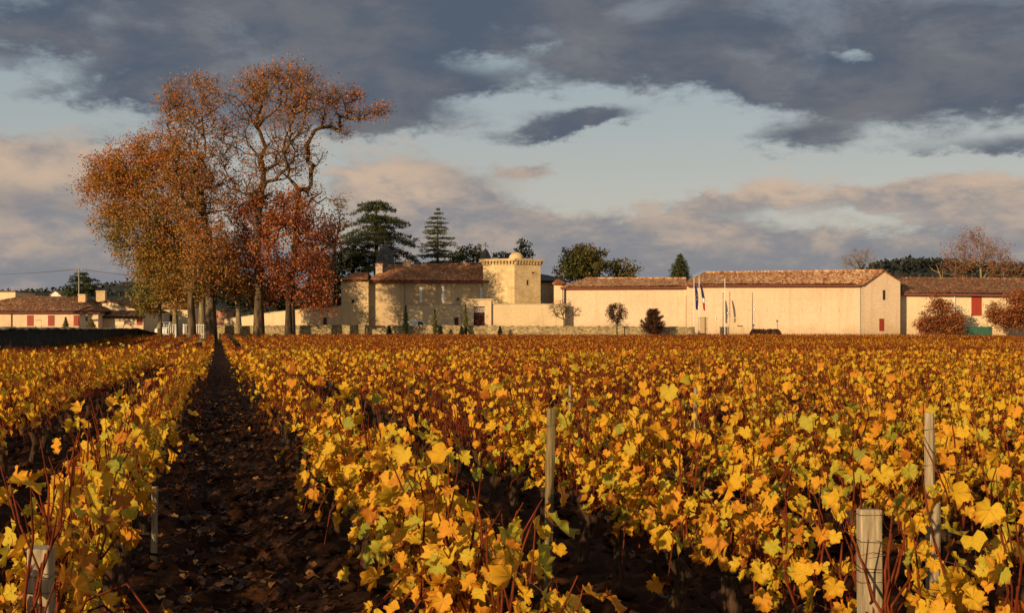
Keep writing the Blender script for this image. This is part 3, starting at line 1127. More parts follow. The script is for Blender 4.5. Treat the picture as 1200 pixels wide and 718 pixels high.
def shutter_window(parent, a, b, px0, px1, py0, py1, mat, slats=6, two=False, name='window'):
    f = MB()
    x0, y0, x1, y1, zb, zt, t, n = panel(f, a, b, px0, px1, py0, py1, -0.1, 0.03)
    w = (Vector((x1, y1, 0)) - Vector((x0, y0, 0))).length
    fr = f.build(name, MT['coping'], parent)
    k = 2 if two else 1
    for j in range(k):
        s = MB()
        lo, hi = 0.06 + j * (w - 0.1) / k, 0.04 + (j + 1) * (w - 0.1) / k
        P = lambda u, d: Vector((x0, y0, 0)) + t * u + n * d
        q = [P(lo, 0.075), P(hi, 0.075), P(hi, 0.034), P(lo, 0.034)]
        s.hexa([(c.x, c.y, zb + 0.05) for c in q], [(c.x, c.y, zt - 0.05) for c in q])
        for m_ in range(slats):
            z = zb + 0.2 + (zt - zb - 0.4) * m_ / max(1, slats - 1)
            q = [P(lo + 0.05, 0.10), P(hi - 0.05, 0.10), P(hi - 0.05, 0.076), P(lo + 0.05, 0.076)]
            s.hexa([(c.x, c.y, z - 0.04) for c in q], [(c.x, c.y, z + 0.04) for c in q])
        s.build('shutter', mat, fr)
    return fr


def plain_window(parent, a, b, px0, px1, py0, py1, frame=None, name='window', glass=None):
    f = MB()
    info = panel(f, a, b, px0 - 0.6, px1 + 0.6, py0 - 0.6, py1 + 0.6, -0.1, 0.035)
    fr = f.build(name, frame or MT['coping'], parent)
    g = MB()
    panel(g, a, b, px0, px1, py0, py1, -0.05, 0.045)
    g.build('pane', glass or MT['dark_open'], fr)
    return fr


def pipe(parent, a, b, px, py0, py1, mat=None, r=0.06, name='downpipe'):
    x, y, _ = hit(px, a, b)
    t, n = face_frame(a, b)
    p = Vector((x, y, 0)) + n * 0.12
    m_ = MB()
    m_.tube((p.x, p.y, WZ(py1, y)), (p.x, p.y, WZ(py0, y)), r, k=6)
    return m_.build(name, mat or MT['zinc'], parent)


def thing(name, label, cat, px, D, group=None):
    o = empty(name, (WX(px, D), D, 0.8))
    tag(o, label, cat, group)
    return o


def put(o, parent):
    """parent an already placed object without moving it"""
    o.parent = parent
    o.matrix_parent_inverse = Matrix.Translation(-parent.location)
    return o


def adopt(root):
    for c in list(root.children):
        c.matrix_parent_inverse = Matrix.Translation(-root.location)


# ================================================================== CHATEAU
ch = thing('manor_house', 'main manor wing with long red tiled roof and narrow white shutters, dappled by tree shade', 'house', 490, 196)
D0 = 196.0
A_, B_ = (WX(473, D0), D0), (WX(568, D0), D0)
zE = WZ(329, D0)
m_ = MB()
m_.prism([A_, B_, (B_[0], D0 + 11), (A_[0], D0 + 11)], GB, zE - 0.02)
m_.build('wall', MT['plaster_old'], ch)
for (a, b_, c, d) in ((491, 495.4, 335, 355), (517, 521.4, 335, 355), (562, 566.4, 336, 356)):
    shutter_window(ch, A_, B_, a, b_, c, d, MT['white_paint'], 9)
plain_window(ch, A_, B_, 535.5, 538, 349, 352)
pipe(ch, A_, B_, 474.5, 330, 372, r=0.07)
zR, DR = WZ(311, 202), 202.0
e0, e1 = (WX(432, 195.4), 195.4, zE), (WX(573, 195.4), 195.4, WZ(329.5, 195.4))
r0, r1 = (WX(455, DR), DR, WZ(312.5, DR)), (WX(569, DR), DR, WZ(309.5, DR))
ridged_roof('roof', MT['tiles_red'], ch, e0, e1, r1, r0, seed=1)
ridged_roof('roof', MT['tiles_red'], ch, (e1[0], 208.6, zE), (e0[0], 208.6, zE), r0, r1, seed=2)
ridged_roof('roof', MT['tiles_red'], ch, (e0[0], 208.6, zE), e0, r0, r0, seed=3)
ridge_tiles('ridge_tile', MT['tiles_red'], ch, (r0[0], r0[1], r0[2] + 0.15), (r1[0], r1[1], r1[2] + 0.15), 0.17)
m_ = MB()
m_.tube((e0[0], 195.3, zE - 0.18), (e1[0], 195.3, zE - 0.2), 0.11, k=6)
m_.build('gutter', MT['gutter'], ch)
for (a, b_, c, d, D_, mt) in ((440, 448, 308, 326, 198.5, 'plaster'), (472, 481, 305, 318, 201.5, 'plaster_old'), (495, 505, 309.5, 318, 203.5, 'plaster_pale'),
                              (525, 530, 305, 316, 203, 'slate')):
    m_ = MB()
    x0, x1 = WX(a, D_), WX(b_, D_)
    m_.box(x0, D_, WZ(d, D_) - 0.6, x1, D_ + 0.9, WZ(c, D_) - 0.25)
    m_.box(x0 - 0.08, D_ - 0.08, WZ(c, D_) - 0.248, x1 + 0.08, D_ + 0.98, WZ(c, D_) - 0.1)
    c_ = m_.build('chimney', MT[mt], ch)
    m2 = MB()
    for q in (0.3, 0.7):
        m2 = MB()
        m2.tube((x0 + (x1 - x0) * q, D_ + 0.45, WZ(c, D_) - 0.1), (x0 + (x1 - x0) * q, D_ + 0.45, WZ(c, D_) + 0.22), 0.13, 0.10, 7)
        m2.build('chimney_pot', MT['tiles_red'], c_)
# shaded wing left of it with ochre cornice, plus low left pavilion
A2, B2 = (WX(432, 195.9), 195.9), (WX(472.9, 195.9), 195.9)
m_ = MB()
m_.prism([A2, B2, (B2[0], 206.5), (A2[0], 206.5)], GB, zE - 0.45)
m_.build('wall', MT['plaster_old'], ch)
m_ = MB()
m_.box(A2[0] - 0.05, 195.78, zE - 0.448, B2[0] + 0.05, 206.6, zE - 0.06)
m_.build('cornice', MT['eave'], ch)
adopt(ch)

pv = thing('corner_pavilion', 'blank low pavilion with small hipped tile roof at the left end of the manor', 'building', 415, 195)
A3, B3 = (WX(400, 195), 195.0), (WX(431.7, 194.6), 194.6)
z3 = WZ(328.5, 195)
m_ = MB()
m_.prism([A3, B3, (B3[0], 205.5), (A3[0], 205.5)], GB, z3)
m_.build('wall', MT['plaster_old'], pv)
plain_window(pv, A3, B3, 412.2, 415, 351, 355)
ap = (WX(417, 200), 200.0, WZ(319.5, 200))
ap2 = (WX(431.7, 200), 200.0, WZ(320, 200))
c0, c1 = (A3[0] - 0.3, 194.6, z3), (B3[0], 194.2, z3)
c2, c3 = (B3[0], 205.8, z3), (A3[0] - 0.3, 205.8, z3)
ridged_roof('roof', MT['tiles_red'], pv, c0, c1, ap2, ap, seed=4)
ridged_roof('roof', MT['tiles_red'], pv, c3, c0, ap, ap, seed=5)
ridged_roof('roof', MT['tiles_red'], pv, c2, c3, ap, ap2, seed=6)
adopt(pv)

tu = thing('slate_turret', 'grey bell-shaped slate turret rising behind the left manor roof', 'turret', 451, 204.5)
cx, cy = WX(451, 204.8), 204.8
m_ = MB()
m_.lathe((cx, cy), [(1.45, GB), (1.45, WZ(317, 204.8))], 18)
m_.build('wall', MT['plaster_old'], tu, smooth=True)
m_ = MB()
z0, z1 = WZ(318, 204.8), WZ(287, 204.8)
prof = [(1.78, 0), (1.72, 0.12), (1.52, 0.35), (1.35, 0.55), (1.12, 0.72), (0.78, 0.86), (0.4, 0.95), (0.08, 1.0)]
m_.lathe((cx, cy), [(r, z0 + (z1 - z0) * t) for r, t in prof], 20)
m_.build('roof', MT['slate'], tu, smooth=True)
m_ = MB()
m_.tube((cx, cy, z1 - 0.05), (cx, cy, z1 + 0.9), 0.05, 0.02, 6)
m_.lathe((cx, cy), [(0.02, z1 + 0.2), (0.12, z1 + 0.3), (0.02, z1 + 0.4)], 8)
m_.build('finial', MT['zinc'], tu)
adopt(tu)

pn = thing('pointed_roof_turret', 'small dark pointed roof with a thin finial, peeping between trees left of the stone tower', 'turret', 569, 216)
cx, cy = WX(569, 216), 216.0
m_ = MB()
m_.lathe((cx, cy), [(0.75, GB), (0.75, WZ(303, 216))], 8)
m_.build('wall', MT['plaster_old'], pn)
m_ = MB()
m_.lathe((cx, cy), [(1.0, WZ(303, 216)), (0.55, WZ(296, 216)), (0.05, WZ(291, 216))], 8)
m_.build('roof', MT['slate'], pn)
m_ = MB()
m_.tube((cx, cy, WZ(291.5, 216)), (cx, cy, WZ(285, 216)), 0.04, 0.02, 5)
m_.build('finial', MT['zinc'], pn)
adopt(pn)

# ---- square stone tower
tw = thing('stone_tower', 'square pale stone tower with corbelled cornice and a small dome on top', 'tower', 600, 194)
pL, pC, pR = (WX(566, 195.7), 195.7), (WX(603, 194), 194.0), (WX(633.5, 196.2), 196.2)
pRB, pLB = (pR[0] - 1.6, 203.0), (pL[0] + 1.4, 203.0)
zT = WZ(309.5, 194)
m_ = MB()
m_.prism([pL, pC, pR, pRB, pLB], GB, zT)
m_.build('wall', MT['ashlar'], tw)


def ring_off(poly, d):
    out = []
    n = len(poly)
    for i in range(n):
        p0, p1, p2 = Vector(poly[i - 1]), Vector(poly[i]), Vector(poly[(i + 1) % n])
        a, b_ = (p1 - p0).normalized(), (p2 - p1).normalized()
        n1, n2 = Vector((a.y, -a.x)), Vector((b_.y, -b_.x))
        s = (n1 + n2)
        s = s / max(0.3, s.dot(n1))
        out.append((p1.x + s.x * d, p1.y + s.y * d))
    return out


poly = [pL, pC, pR, pRB, pLB]
zc = WZ(305.6, 194)
m_ = MB()
m_.prism(ring_off(poly, 0.03), zT + 0.002, zc)
m_.prism(ring_off(poly, 0.50), zc + 0.002, zc + 0.20)
m_.prism(ring_off(poly, 0.58), zc + 0.203, zc + 0.34)
m_.build('cornice', MT['ashlar'], tw)
for (a, b_, nb_) in ((pL, pC, 10), (pC, pR, 9), (pR, pRB, 12), (pLB, pL, 12)):
    t, nn = face_frame(a, b_)
    L_ = (Vector(b_) - Vector(a)).length
    for i in range(nb_):
        c = Vector((a[0], a[1], 0)) + t * (L_ * (i + 0.5) / nb_)
        m_ = MB()
        q = [c - t * 0.12 + nn * 0.20, c + t * 0.12 + nn * 0.20, c + t * 0.12 + nn * 0.032, c - t * 0.12 + nn * 0.032]
        q2 = [c - t * 0.12 + nn * 0.46, c + t * 0.12 + nn * 0.46, c + t * 0.12 + nn * 0.032, c - t * 0.12 + nn * 0.032]
        m_.hexa([(v.x, v.y, zT - 0.02) for v in q], [(v.x, v.y, zc) for v in q2])
        m_.build('corbel', MT['ashlar'], tw)
# string course
m_ = MB()
m_.prism(ring_off(poly, 0.05), WZ(353.5, 194), WZ(352.6, 194))
m_.build('string_course', MT['ashlar'], tw)
m_ = MB()
cx, cy, zd = WX(605, 197.5), 197.5, zc + 0.342
R_ = 1.12
m_.lathe((cx, cy), [(R_, zd), (R_, zd + 0.25)] + [(R_ * cos(t), zd + 0.25 + R_ * 0.85 * sin(t)) for t in [radians(q) for q in (8, 20, 34, 48, 62, 76, 87)]], 20)
m_.build('dome', MT['ashlar'], tw, smooth=True)
plain_window(tw, pC, pR, 617.0, 618.8, 328, 334, MT['ashlar'])
plain_window(tw, pC, pR, 622.8, 626, 318.6, 320.2, MT['ashlar'])
adopt(tw)

# ---- courtyard wall with portal and gate
cw = thing('courtyard_wall', 'tall pale courtyard wall in front of the manor and tower, small dark door at its left', 'wall', 600, 190)
DW = 190.0
Aw, Bw, Cw, Dw_ = (WX(474, DW), DW), (WX(541, DW), DW), (WX(576, DW), DW), (WX(662, DW), DW)
zw = WZ(357, DW)
m_ = MB()
m_.box(Aw[0], DW, GB, Bw[0], DW + 0.5, zw)
m_.box(Cw[0], DW, GB, Dw_[0], DW + 0.5, WZ(356.6, DW))
m_.build('masonry', MT['garden_wall'], cw)
m_ = MB()
m_.box(Aw[0], DW - 0.06, zw + 0.002, Bw[0] - 0.002, DW + 0.56, zw + 0.12)
m_.box(Cw[0] + 0.002, DW - 0.06, WZ(356.6, DW) + 0.002, Dw_[0], DW + 0.56, WZ(356.6, DW) + 0.12)
m_.build('coping', MT['coping'], cw)
plain_window(cw, Aw, Bw, 532.5, 537, 372, 382, name='door', frame=MT['coping'], glass=MT['dark_red_wood'])
adopt(cw)
pt = thing('gate_portal', 'stone portal with dark red double gate topped by white fretwork', 'gateway', 558, 189.6)
DP = 189.6
gx0, gx1 = WX(555, DP), WX(568, DP)
x0, x1 = WX(541.3, DP), WX(575.7, DP)
zp, zg = WZ(351.5, DP), WZ(359, DP)
m_ = MB()
m_.box(x0, DP, GB, gx0, DP + 1.0, zg)
m_.box(gx1, DP, GB, x1, DP + 1.0, zg)
m_.box(x0, DP, zg + 0.001, x1, DP + 1.0, zp)
m_.build('surround', MT['garden_wall'], pt)
m_ = MB()
m_.box(x0 - 0.15, DP - 0.15, zp + 0.002, x1 + 0.15, DP + 1.15, zp + 0.2)
m_.build('coping', MT['ashlar'], pt)
for j in range(2):
    a = gx0 + (gx1 - gx0) * j / 2 + 0.02
    b_ = a + (gx1 - gx0) / 2 - 0.04
    m_ = MB()
    m_.box(a, DP + 0.45, GB + 0.3, b_, DP + 0.55, zg - 0.9)
    m_.box(a, DP + 0.45, zg - 0.12, b_, DP + 0.55, zg - 0.02)
    lf = m_.build('gate_leaf', MT['dark_red_wood'], pt)
    for i in range(4):
        m_ = MB()
        w_ = (b_ - a) / 4
        m_.box(a + i * w_ + 0.02, DP + 0.42, GB + 0.35, a + (i + 1) * w_ - 0.02, DP + 0.448, zg - 0.95)
        m_.build('plank', MT['dark_red_wood'], lf)
    m_ = MB()
    for i in range(3):
        w_ = (b_ - a) / 3
        xa = a + i * w_
        for s in (0, 1):
            p0 = (xa + (0 if s == 0 else w_), DP + 0.5, zg - 0.88)
            p1 = (xa + (w_ if s == 0 else 0), DP + 0.5, zg - 0.14)
            m_.tube(p0, p1, 0.035, k=4)
    m_.build('fretwork', MT['white_paint'], lf)
adopt(pt)

# ---- shaded link building and its small lit pavilion
lk = thing('link_building', 'shaded grey-roofed building set back right of the tower, with a pale shuttered window', 'building', 642, 205)
A4, B4 = (WX(630, 205), 205.0), (WX(662, 205), 205.0)
m_ = MB()
m_.prism([A4, B4, (B4[0], 214), (A4[0], 214)], GB, WZ(330, 205))
m_.build('wall', MT['plaster_old'], lk)
ridged_roof('roof', MT['slate'], lk, (A4[0] - 0.3, 204.4, WZ(330, 205)), (B4[0] + 0.3, 204.4, WZ(330, 205)), (WX(655, 209), 209, WZ(325.5, 209)), (WX(630, 209), 209, WZ(321, 209)), seed=7)
shutter_window(lk, A4, B4, 634.5, 639, 337, 357, MT['zinc'], 7)
adopt(lk)
sp_ = thing('stair_pavilion', 'narrow sunlit pavilion with little tile roof between the tower and the long store', 'building', 654, 198)
A5, B5 = (WX(649.3, 198), 198.0), (WX(659, 198), 198.0)
m_ = MB()
m_.prism([A5, B5, (B5[0], 202), (A5[0], 202)], GB, WZ(332.5, 198))
m_.build('wall', MT['plaster'], sp_)
z5 = WZ(332.5, 198)
ap = ((A5[0] + B5[0]) / 2, 200.0, WZ(327, 200))
cc = [(A5[0] - 0.25, 197.5, z5), (B5[0] + 0.6, 197.5, z5), (B5[0] + 0.6, 202.4, z5), (A5[0] - 0.25, 202.4, z5)]
for i in range(4):
    ridged_roof('roof', MT['tiles_red'], sp_, cc[i], cc[(i + 1) % 4], ap, ap, seed=20 + i)
adopt(sp_)

# ---- long store (lower)
bb = thing('lower_cellar', 'long ochre cellar building with hipped tile roof, left and lower of the two', 'building', 730, 192)
A6, B6 = (WX(661.5, 192), 192.0), (WX(804.8, 191.2), 191.2)
z6 = WZ(336.5, 192)
m_ = MB()
m_.prism([A6, B6, (B6[0], 204), (A6[0], 204)], GB, z6)
m_.build('wall', MT['plaster'], bb)
e0, e1 = (WX(659, 191.4), 191.4, z6), (WX(804, 190.6), 190.6, WZ(335.7, 190.6))
r0, r1 = (WX(686, 198), 198.0, WZ(327, 198)), (WX(804, 198), 198.0, WZ(327, 198))
b0, b1 = (e0[0], 204.6, z6), (e1[0], 204.6, z6)
ridged_roof('roof', MT['tiles_mix'], bb, e0, e1, r1, r0, seed=8, amp=0.07, wav=0.05)
ridged_roof('roof', MT['tiles_mix'], bb, b0, e0, r0, r0, seed=9)
ridged_roof('roof', MT['tiles_mix'], bb, b1, b0, r0, r1, seed=10)
ridge_tiles('ridge_tile', MT['tiles_mix'], bb, (r0[0], r0[1], r0[2] + 0.15), (r1[0], r1[1], r1[2] + 0.15), 0.17)
m_ = MB()
m_.tube((e0[0], 191.3, z6 - 0.17), (e1[0], 190.5, WZ(335.7, 190.6) - 0.17), 0.14, k=6)
m_.build('gutter', MT['gutter'], bb)
pipe(bb, A6, B6, 803.4, 346, 384, r=0.055)
pipe(bb, A6, B6, 661.9, 338, 356, MT['dark_open'], r=0.13)
adopt(bb)

# ---- tall cellar with gable end
bc = thing('gabled_cellar', 'large ochre cellar with long weathered roof and a gable at its right end', 'building', 910, 190)
A7, B7, C7 = (WX(805, 190.5), 190.5), (WX(1009, 190), 190.0), (WX(1055, 192.2), 192.2)
E7, F7 = (C7[0] - 0.6, 205.0), (A7[0], 205.0)
zf, zg7 = WZ(333.5, 190), WZ(329, 192.2)
mx7 = ((B7[0] * 0.42 + C7[0] * 0.58), (B7[1] * 0.42 + C7[1] * 0.58))
zpk = WZ(317.6, mx7[1])
mk7 = MB()
n = 0
V7 = [(A7[0], A7[1], GB), (B7[0], B7[1], GB), (C7[0], C7[1], GB), (E7[0], E7[1], GB), (F7[0], F7[1], GB),
      (A7[0], A7[1], zf), (B7[0], B7[1], zf), (mx7[0], mx7[1], zpk - 0.1), (C7[0], C7[1], zg7), (E7[0], E7[1], zg7), (F7[0], F7[1], zf)]
mk7.v = V7
mk7.f = [(0, 1, 6, 5), (1, 2, 8, 7, 6), (2, 3, 9, 8), (3, 4, 10, 9), (4, 0, 5, 10)]
mk7.build('wall', MT['plaster'], bc)
e0, e1 = (A7[0] - 0.2, 189.9, zf), (B7[0] + 0.05, 189.4, zf)
rM, rN = (mx7[0] + 0.03, mx7[1] - 0.12, zpk), (WX(826, 197.5), 197.5, WZ(320.2, 197.5))
ridged_roof('roof', MT['tiles_mix'], bc, e0, e1, rM, rN, seed=11, amp=0.07, wav=0.05)
ridged_roof('roof', MT['tiles_mix'], bc, (F7[0] - 0.2, 205.6, zf), e0, rN, rN, seed=12)
ridged_roof('roof', MT['tiles_mix'], bc, (C7[0] + 0.05, 205.6, zg7), (F7[0] - 0.2, 205.6, zf), rN, rM, seed=13, wav=0.04)
ridged_roof('roof', MT['tiles_mix'], bc, (C7[0] + 0.15, C7[1] - 0.2, zg7), (C7[0] + 0.05, 205.6, zg7), (rM[0], rM[1] + 1, rM[2]), rM, seed=14)
ridge_tiles('ridge_tile', MT['tiles_mix'], bc, (rN[0], rN[1], rN[2] + 0.15), (rM[0], rM[1], rM[2] + 0.13), 0.17)
m_ = MB()
m_.tube((e0[0], 189.78, zf - 0.17), (e1[0] - 0.5, 189.3, zf - 0.17), 0.14, k=6)
m_.build('gutter', MT['gutter'], bc)
pipe(bc, A7, B7, 1007.8, 336, 391, r=0.05)
plain_window(bc, B7, C7, 1034.5, 1037, 340, 351)
shutter_window(bc, B7, C7, 1030, 1036, 373, 388, MT['red_paint'], 4, name='door')
for q in (878, 898, 919, 940, 961, 983):
    m_ = MB()
    panel(m_, A7, B7, q, q + 0.9, 360, 365, -0.05, 0.02)
    m_.build('vent_slit', MT['plaster_old'], bc)
adopt(bc)

# ---- right outbuilding
bd = thing('brown_roofed_outbuilding', 'long outbuilding at the far right with brown tile roof and red hayloft shutter', 'building', 1130, 203)
A8, B8 = (WX(1055.8, 194.5), 194.5), (WX(1262, 194.5), 194.5)
z8 = WZ(345.5, 194.5)
m_ = MB()
m_.prism([A8, B8, (B8[0], 211), (A8[0] + 0.5, 211)], GB, z8)
m_.build('wall', MT['plaster_pale'], bd)
e0, e1 = (WX(1056.5, 193.8), 193.8, WZ(343.2, 193.8)), (WX(1264, 193.8), 193.8, WZ(345.8, 193.8))
r0, r1 = (WX(1056, 202), 202.0, WZ(326.5, 202)), (WX(1264, 202), 202.0, WZ(328.5, 202))
ridged_roof('roof', MT['tiles_brown'], bd, e0, e1, r1, r0, seed=15, amp=0.06, wav=0.05)
ridged_roof('roof', MT['tiles_brown'], bd, (e1[0], 211.5, z8), (e0[0] + 1, 211.5, z8), r0, r1, seed=16)
ridge_tiles('ridge_tile', MT['tiles_brown'], bd, (r0[0], r0[1], r0[2] + 0.14), (r1[0], r1[1], r1[2] + 0.14), 0.17)
m_ = MB()
m_.tube((e0[0], 193.7, e0[2] - 0.2), (e1[0], 193.7, e1[2] - 0.2), 0.17, k=6)
m_.build('gutter', MT['gutter'], bd)
shutter_window(bd, A8, B8, 1138, 1150.5, 345.6, 370, MT['red_paint'], 0, True, name='hayloft_door')
shutter_window(bd, A8, B8, 1076, 1083, 374, 389, MT['red_paint'], 0, name='door')
pipe(bd, A8, B8, 1118.5, 346, 366, MT['steel'], r=0.13)
adopt(bd)

# ================================================================== LEFT FARM
fa = thing('farmhouse', 'low farmhouse with red doors and a broad brown hipped roof, far left', 'house', 70, 195)
A9, B9 = (WX(-60, 195), 195.0), (WX(115, 195), 195.0)
z9 = WZ(365, 195)
m_ = MB()
m_.prism([A9, B9, (B9[0], 207), (A9[0], 207)], GB, z9)
m_.build('wall', MT['plaster'], fa)
e0, e1 = (A9[0], 194.3, z9), (WX(117, 194.3), 194.3, z9)
r0, r1 = (WX(25, 201), 201.0, WZ(347.6, 201)), (WX(92, 201), 201.0, WZ(348.4, 201))
ridged_roof('roof', MT['tiles_brown'], fa, (WX(-60, 194.3), 194.3, z9), e1, r1, r0, seed=30, wav=0.05)
ridged_roof('roof', MT['tiles_brown'], fa, e1, (e1[0], 207.5, z9), r1, r1, seed=31)
ridged_roof('roof', MT['tiles_brown'], fa, (e1[0], 207.5, z9), (e0[0], 207.5, z9), r0, r1, seed=32)
m_ = MB()
m_.tube((e0[0], 194.2, z9 - 0.15), (e1[0], 194.2, z9 - 0.15), 0.1, k=6)
m_.build('gutter', MT['gutter'], fa)
for a, b_ in ((31.5, 39.5), (56, 64), (86, 93)):
    shutter_window(fa, A9, B9, a, b_, 369, 382, MT['red_paint'], 0, True, name='door')
pipe(fa, A9, B9, 13.6, 366, 384, MT['gutter'], 0.07)
plain_window(fa, A9, B9, 100.5, 102.5, 371.5, 376)
for (a, b_, c, d, D_) in ((91.5, 100, 344.5, 358, 198.5), (112.5, 123, 340.5, 352, 203.5)):
    m_ = MB()
    x0, x1 = WX(a, D_), WX(b_, D_)
    m_.box(x0, D_, WZ(d, D_) - 1.2, x1, D_ + 0.9, WZ(c, D_) - 0.15)
    m_.box(x0 - 0.08, D_ - 0.08, WZ(c, D_) - 0.148, x1 + 0.08, D_ + 0.98, WZ(c, D_))
    m_.build('chimney', MT['plaster_old'], fa)
adopt(fa)
fb = thing('farm_barn', 'barn with a sunlit sloping gable and red door, joined to the right of the farmhouse', 'barn', 140, 199)
A10, B10 = (WX(108, 201), 201.0), (WX(168, 201), 201.0)
mk = MB()
z0_, z1_, z2_ = WZ(356, 201), WZ(352.5, 201), WZ(364.5, 201)
mk.v = [(A10[0], 201, GB), (B10[0], 201, GB), (B10[0], 213, GB), (A10[0], 213, GB), (A10[0], 201, z0_), (WX(128, 201), 201, z1_), (B10[0], 201, z2_),
        (B10[0], 213, z2_), (WX(128, 201), 213, z1_), (A10[0], 213, z0_)]
mk.f = [(0, 1, 6, 5, 4), (1, 2, 7, 6), (2, 3, 9, 8, 7), (3, 0, 4, 9)]
mk.build('wall', MT['plaster_pale'], fb)
xm = WX(128, 201)
ridged_roof('roof', MT['tiles_brown'], fb, (B10[0] + 0.3, 200.8, z2_), (B10[0] + 0.3, 213.2, z2_), (xm, 213.2, z1_), (xm, 200.8, z1_), seed=33)
ridged_roof('roof', MT['tiles_brown'], fb, (A10[0] - 0.3, 213.2, z0_), (A10[0] - 0.3, 200.8, z0_), (xm, 200.8, z1_), (xm, 213.2, z1_), seed=34)
A11, B11 = (WX(117.5, 197.5), 197.5), (WX(168, 197.5), 197.5)
m_ = MB()
m_.prism([A11, B11, (B11[0], 200.99), (A11[0], 200.99)], GB, WZ(371.5, 197.5))
m_.build('wall', MT['plaster'], fb)
ridged_roof('roof', MT['tiles_brown'], fb, (WX(114, 197), 197, WZ(371.5, 197)), (WX(170, 197), 197, WZ(371.5, 197)), (WX(168, 201), 200.98, WZ(364.5, 201)), (WX(113, 201), 200.98, WZ(364.5, 201)), seed=35)
shutter_window(fb, A11, B11, 160, 167, 372, 381, MT['red_paint'], 0, True, name='door')
m_ = MB()
adopt(fb)
fc = thing('taller_farm_block', 'pale taller farm block cut by the left edge of the picture', 'building', -5, 204)
m_ = MB()
m_.box(WX(-90, 204), 207.5, GB, WX(8, 204), 216, WZ(341, 204))
m_.build('wall', MT['plaster_pale'], fc)
m_ = MB()
m_.box(WX(-91, 204), 207.2, WZ(341, 204) + 0.002, WX(8.6, 204), 216.3, WZ(340, 204))
m_.build('roof', MT['tiles_brown'], fc)
adopt(fc)
fd = thing('distant_cottage', 'tiny white gabled cottage beyond the farmhouse roof', 'house', 65, 420)
x0, x1, xm, D_ = WX(59.5, 420), WX(71, 420), WX(64, 420), 420.0
mk = MB()
mk.v = [(x0, D_, 1), (x1, D_, 1), (x1, D_ + 9, 1), (x0, D_ + 9, 1), (x0, D_, WZ(345, D_)), (xm, D_, WZ(341, D_)), (x1, D_, WZ(345, D_)), (x1, D_ + 9, WZ(345, D_)), (xm, D_ + 9, WZ(341, D_)), (x0, D_ + 9, WZ(345, D_))]
mk.f = [(0, 1, 6, 5, 4), (1, 2, 7, 6), (2, 3, 9, 8, 7), (3, 0, 4, 9)]
mk.build('wall', MT['white_paint'], fd)
mk = MB()
mk.plate([(x0 - 0.4, D_ - 0.3, WZ(345.3, D_)), (xm, D_ - 0.3, WZ(341, D_) + 0.15), (xm, D_ + 9.3, WZ(341, D_) + 0.15), (x0 - 0.4, D_ + 9.3, WZ(345.3, D_))], 0.12)
mk.plate([(xm, D_ - 0.3, WZ(341, D_) + 0.15), (x1 + 0.4, D_ - 0.3, WZ(345.3, D_)), (x1 + 0.4, D_ + 9.3, WZ(345.3, D_)), (xm, D_ + 9.3, WZ(341, D_) + 0.15)], 0.12)
mk.build('roof', MT['tiles_mix'], fd)
adopt(fd)
fe = thing('pink_outhouse', 'little pinkish outhouse glimpsed between the plane tree trunks', 'building', 257, 215)
m_ = MB()
m_.box(WX(250, 215), 215, GB, WX(265.5, 215), 220, WZ(364, 215))
m_.build('wall', m_plaster('pink_plaster', (0.66, 0.36, 0.22), (0.4, 0.2, 0.12)), fe)
m_ = MB()
m_.box(WX(249, 215), 214.7, WZ(364, 215) + 0.002, WX(266.5, 215), 220.3, WZ(362.8, 215))
m_.build('roof', MT['tiles_mix'], fe)
adopt(fe)
ff = thing('gatehouse', 'cream house wall showing behind the trunks left of the white railing', 'house', 210, 216)
A12, B12 = (WX(170, 216), 216.0), (WX(224, 216), 216.0)
m_ = MB()
m_.prism([A12, B12, (B12[0], 226), (A12[0], 226)], GB, WZ(361, 216))
m_.build('wall', MT['plaster_pale'], ff)
ridged_roof('roof', MT['tiles_mix'], ff, (A12[0], 215.4, WZ(361, 216)), (B12[0], 215.4, WZ(361, 216)), (B12[0], 221, WZ(352, 221)), (A12[0], 221, WZ(352, 221)), seed=40)
plain_window(ff, A12, B12, 199, 204, 368, 376)
adopt(ff)

# ================================================================== WALLS
gw = thing('garden_wall', 'pale garden wall stepping up to the manor, small door near its right end', 'wall', 330, 203)
pA, pB, pC_ = (WX(262, 214), 214.0), (WX(322, 206), 206.0), (WX(399.8, 198), 198.0)
zz = [WZ(374.5, 214), WZ(365.8, 206), WZ(358.5, 198)]
m_ = MB()
for (a, b_, za, zb) in ((pA, pB, zz[0], zz[1]), (pB, pC_, zz[1], zz[2])):
    t, nn = face_frame(a, b_)
    q = [Vector((a[0], a[1], 0)), Vector((b_[0], b_[1], 0)), Vector((b_[0], b_[1], 0)) - nn * 0.5, Vector((a[0], a[1], 0)) - nn * 0.5]
    m_.hexa([(v.x, v.y, GB) for v in q], [(q[0].x, q[0].y, za), (q[1].x, q[1].y, zb), (q[2].x, q[2].y, zb), (q[3].x, q[3].y, za)])
m_.build('masonry', MT['garden_wall'], gw)
m_ = MB()
for (a, b_, za, zb) in ((pA, pB, zz[0], zz[1]), (pB, pC_, zz[1], zz[2])):
    t, nn = face_frame(a, b_)
    q = [Vector((a[0], a[1], 0)) + nn * 0.06, Vector((b_[0], b_[1], 0)) + nn * 0.06, Vector((b_[0], b_[1], 0)) - nn * 0.56, Vector((a[0], a[1], 0)) - nn * 0.56]
    m_.hexa([(q[0].x, q[0].y, za + .002), (q[1].x, q[1].y, zb + .002), (q[2].x, q[2].y, zb + .002), (q[3].x, q[3].y, za + .002)],
            [(q[0].x, q[0].y, za + .12), (q[1].x, q[1].y, zb + .12), (q[2].x, q[2].y, zb + .12), (q[3].x, q[3].y, za + .12)])
m_.build('coping', MT['coping'], gw)
plain_window(gw, pB, pC_, 379, 383, 372, 381, name='door', glass=MT['dark_red_wood'])
plain_window(gw, pB, pC_, 392, 393.2, 366.5, 368)
adopt(gw)


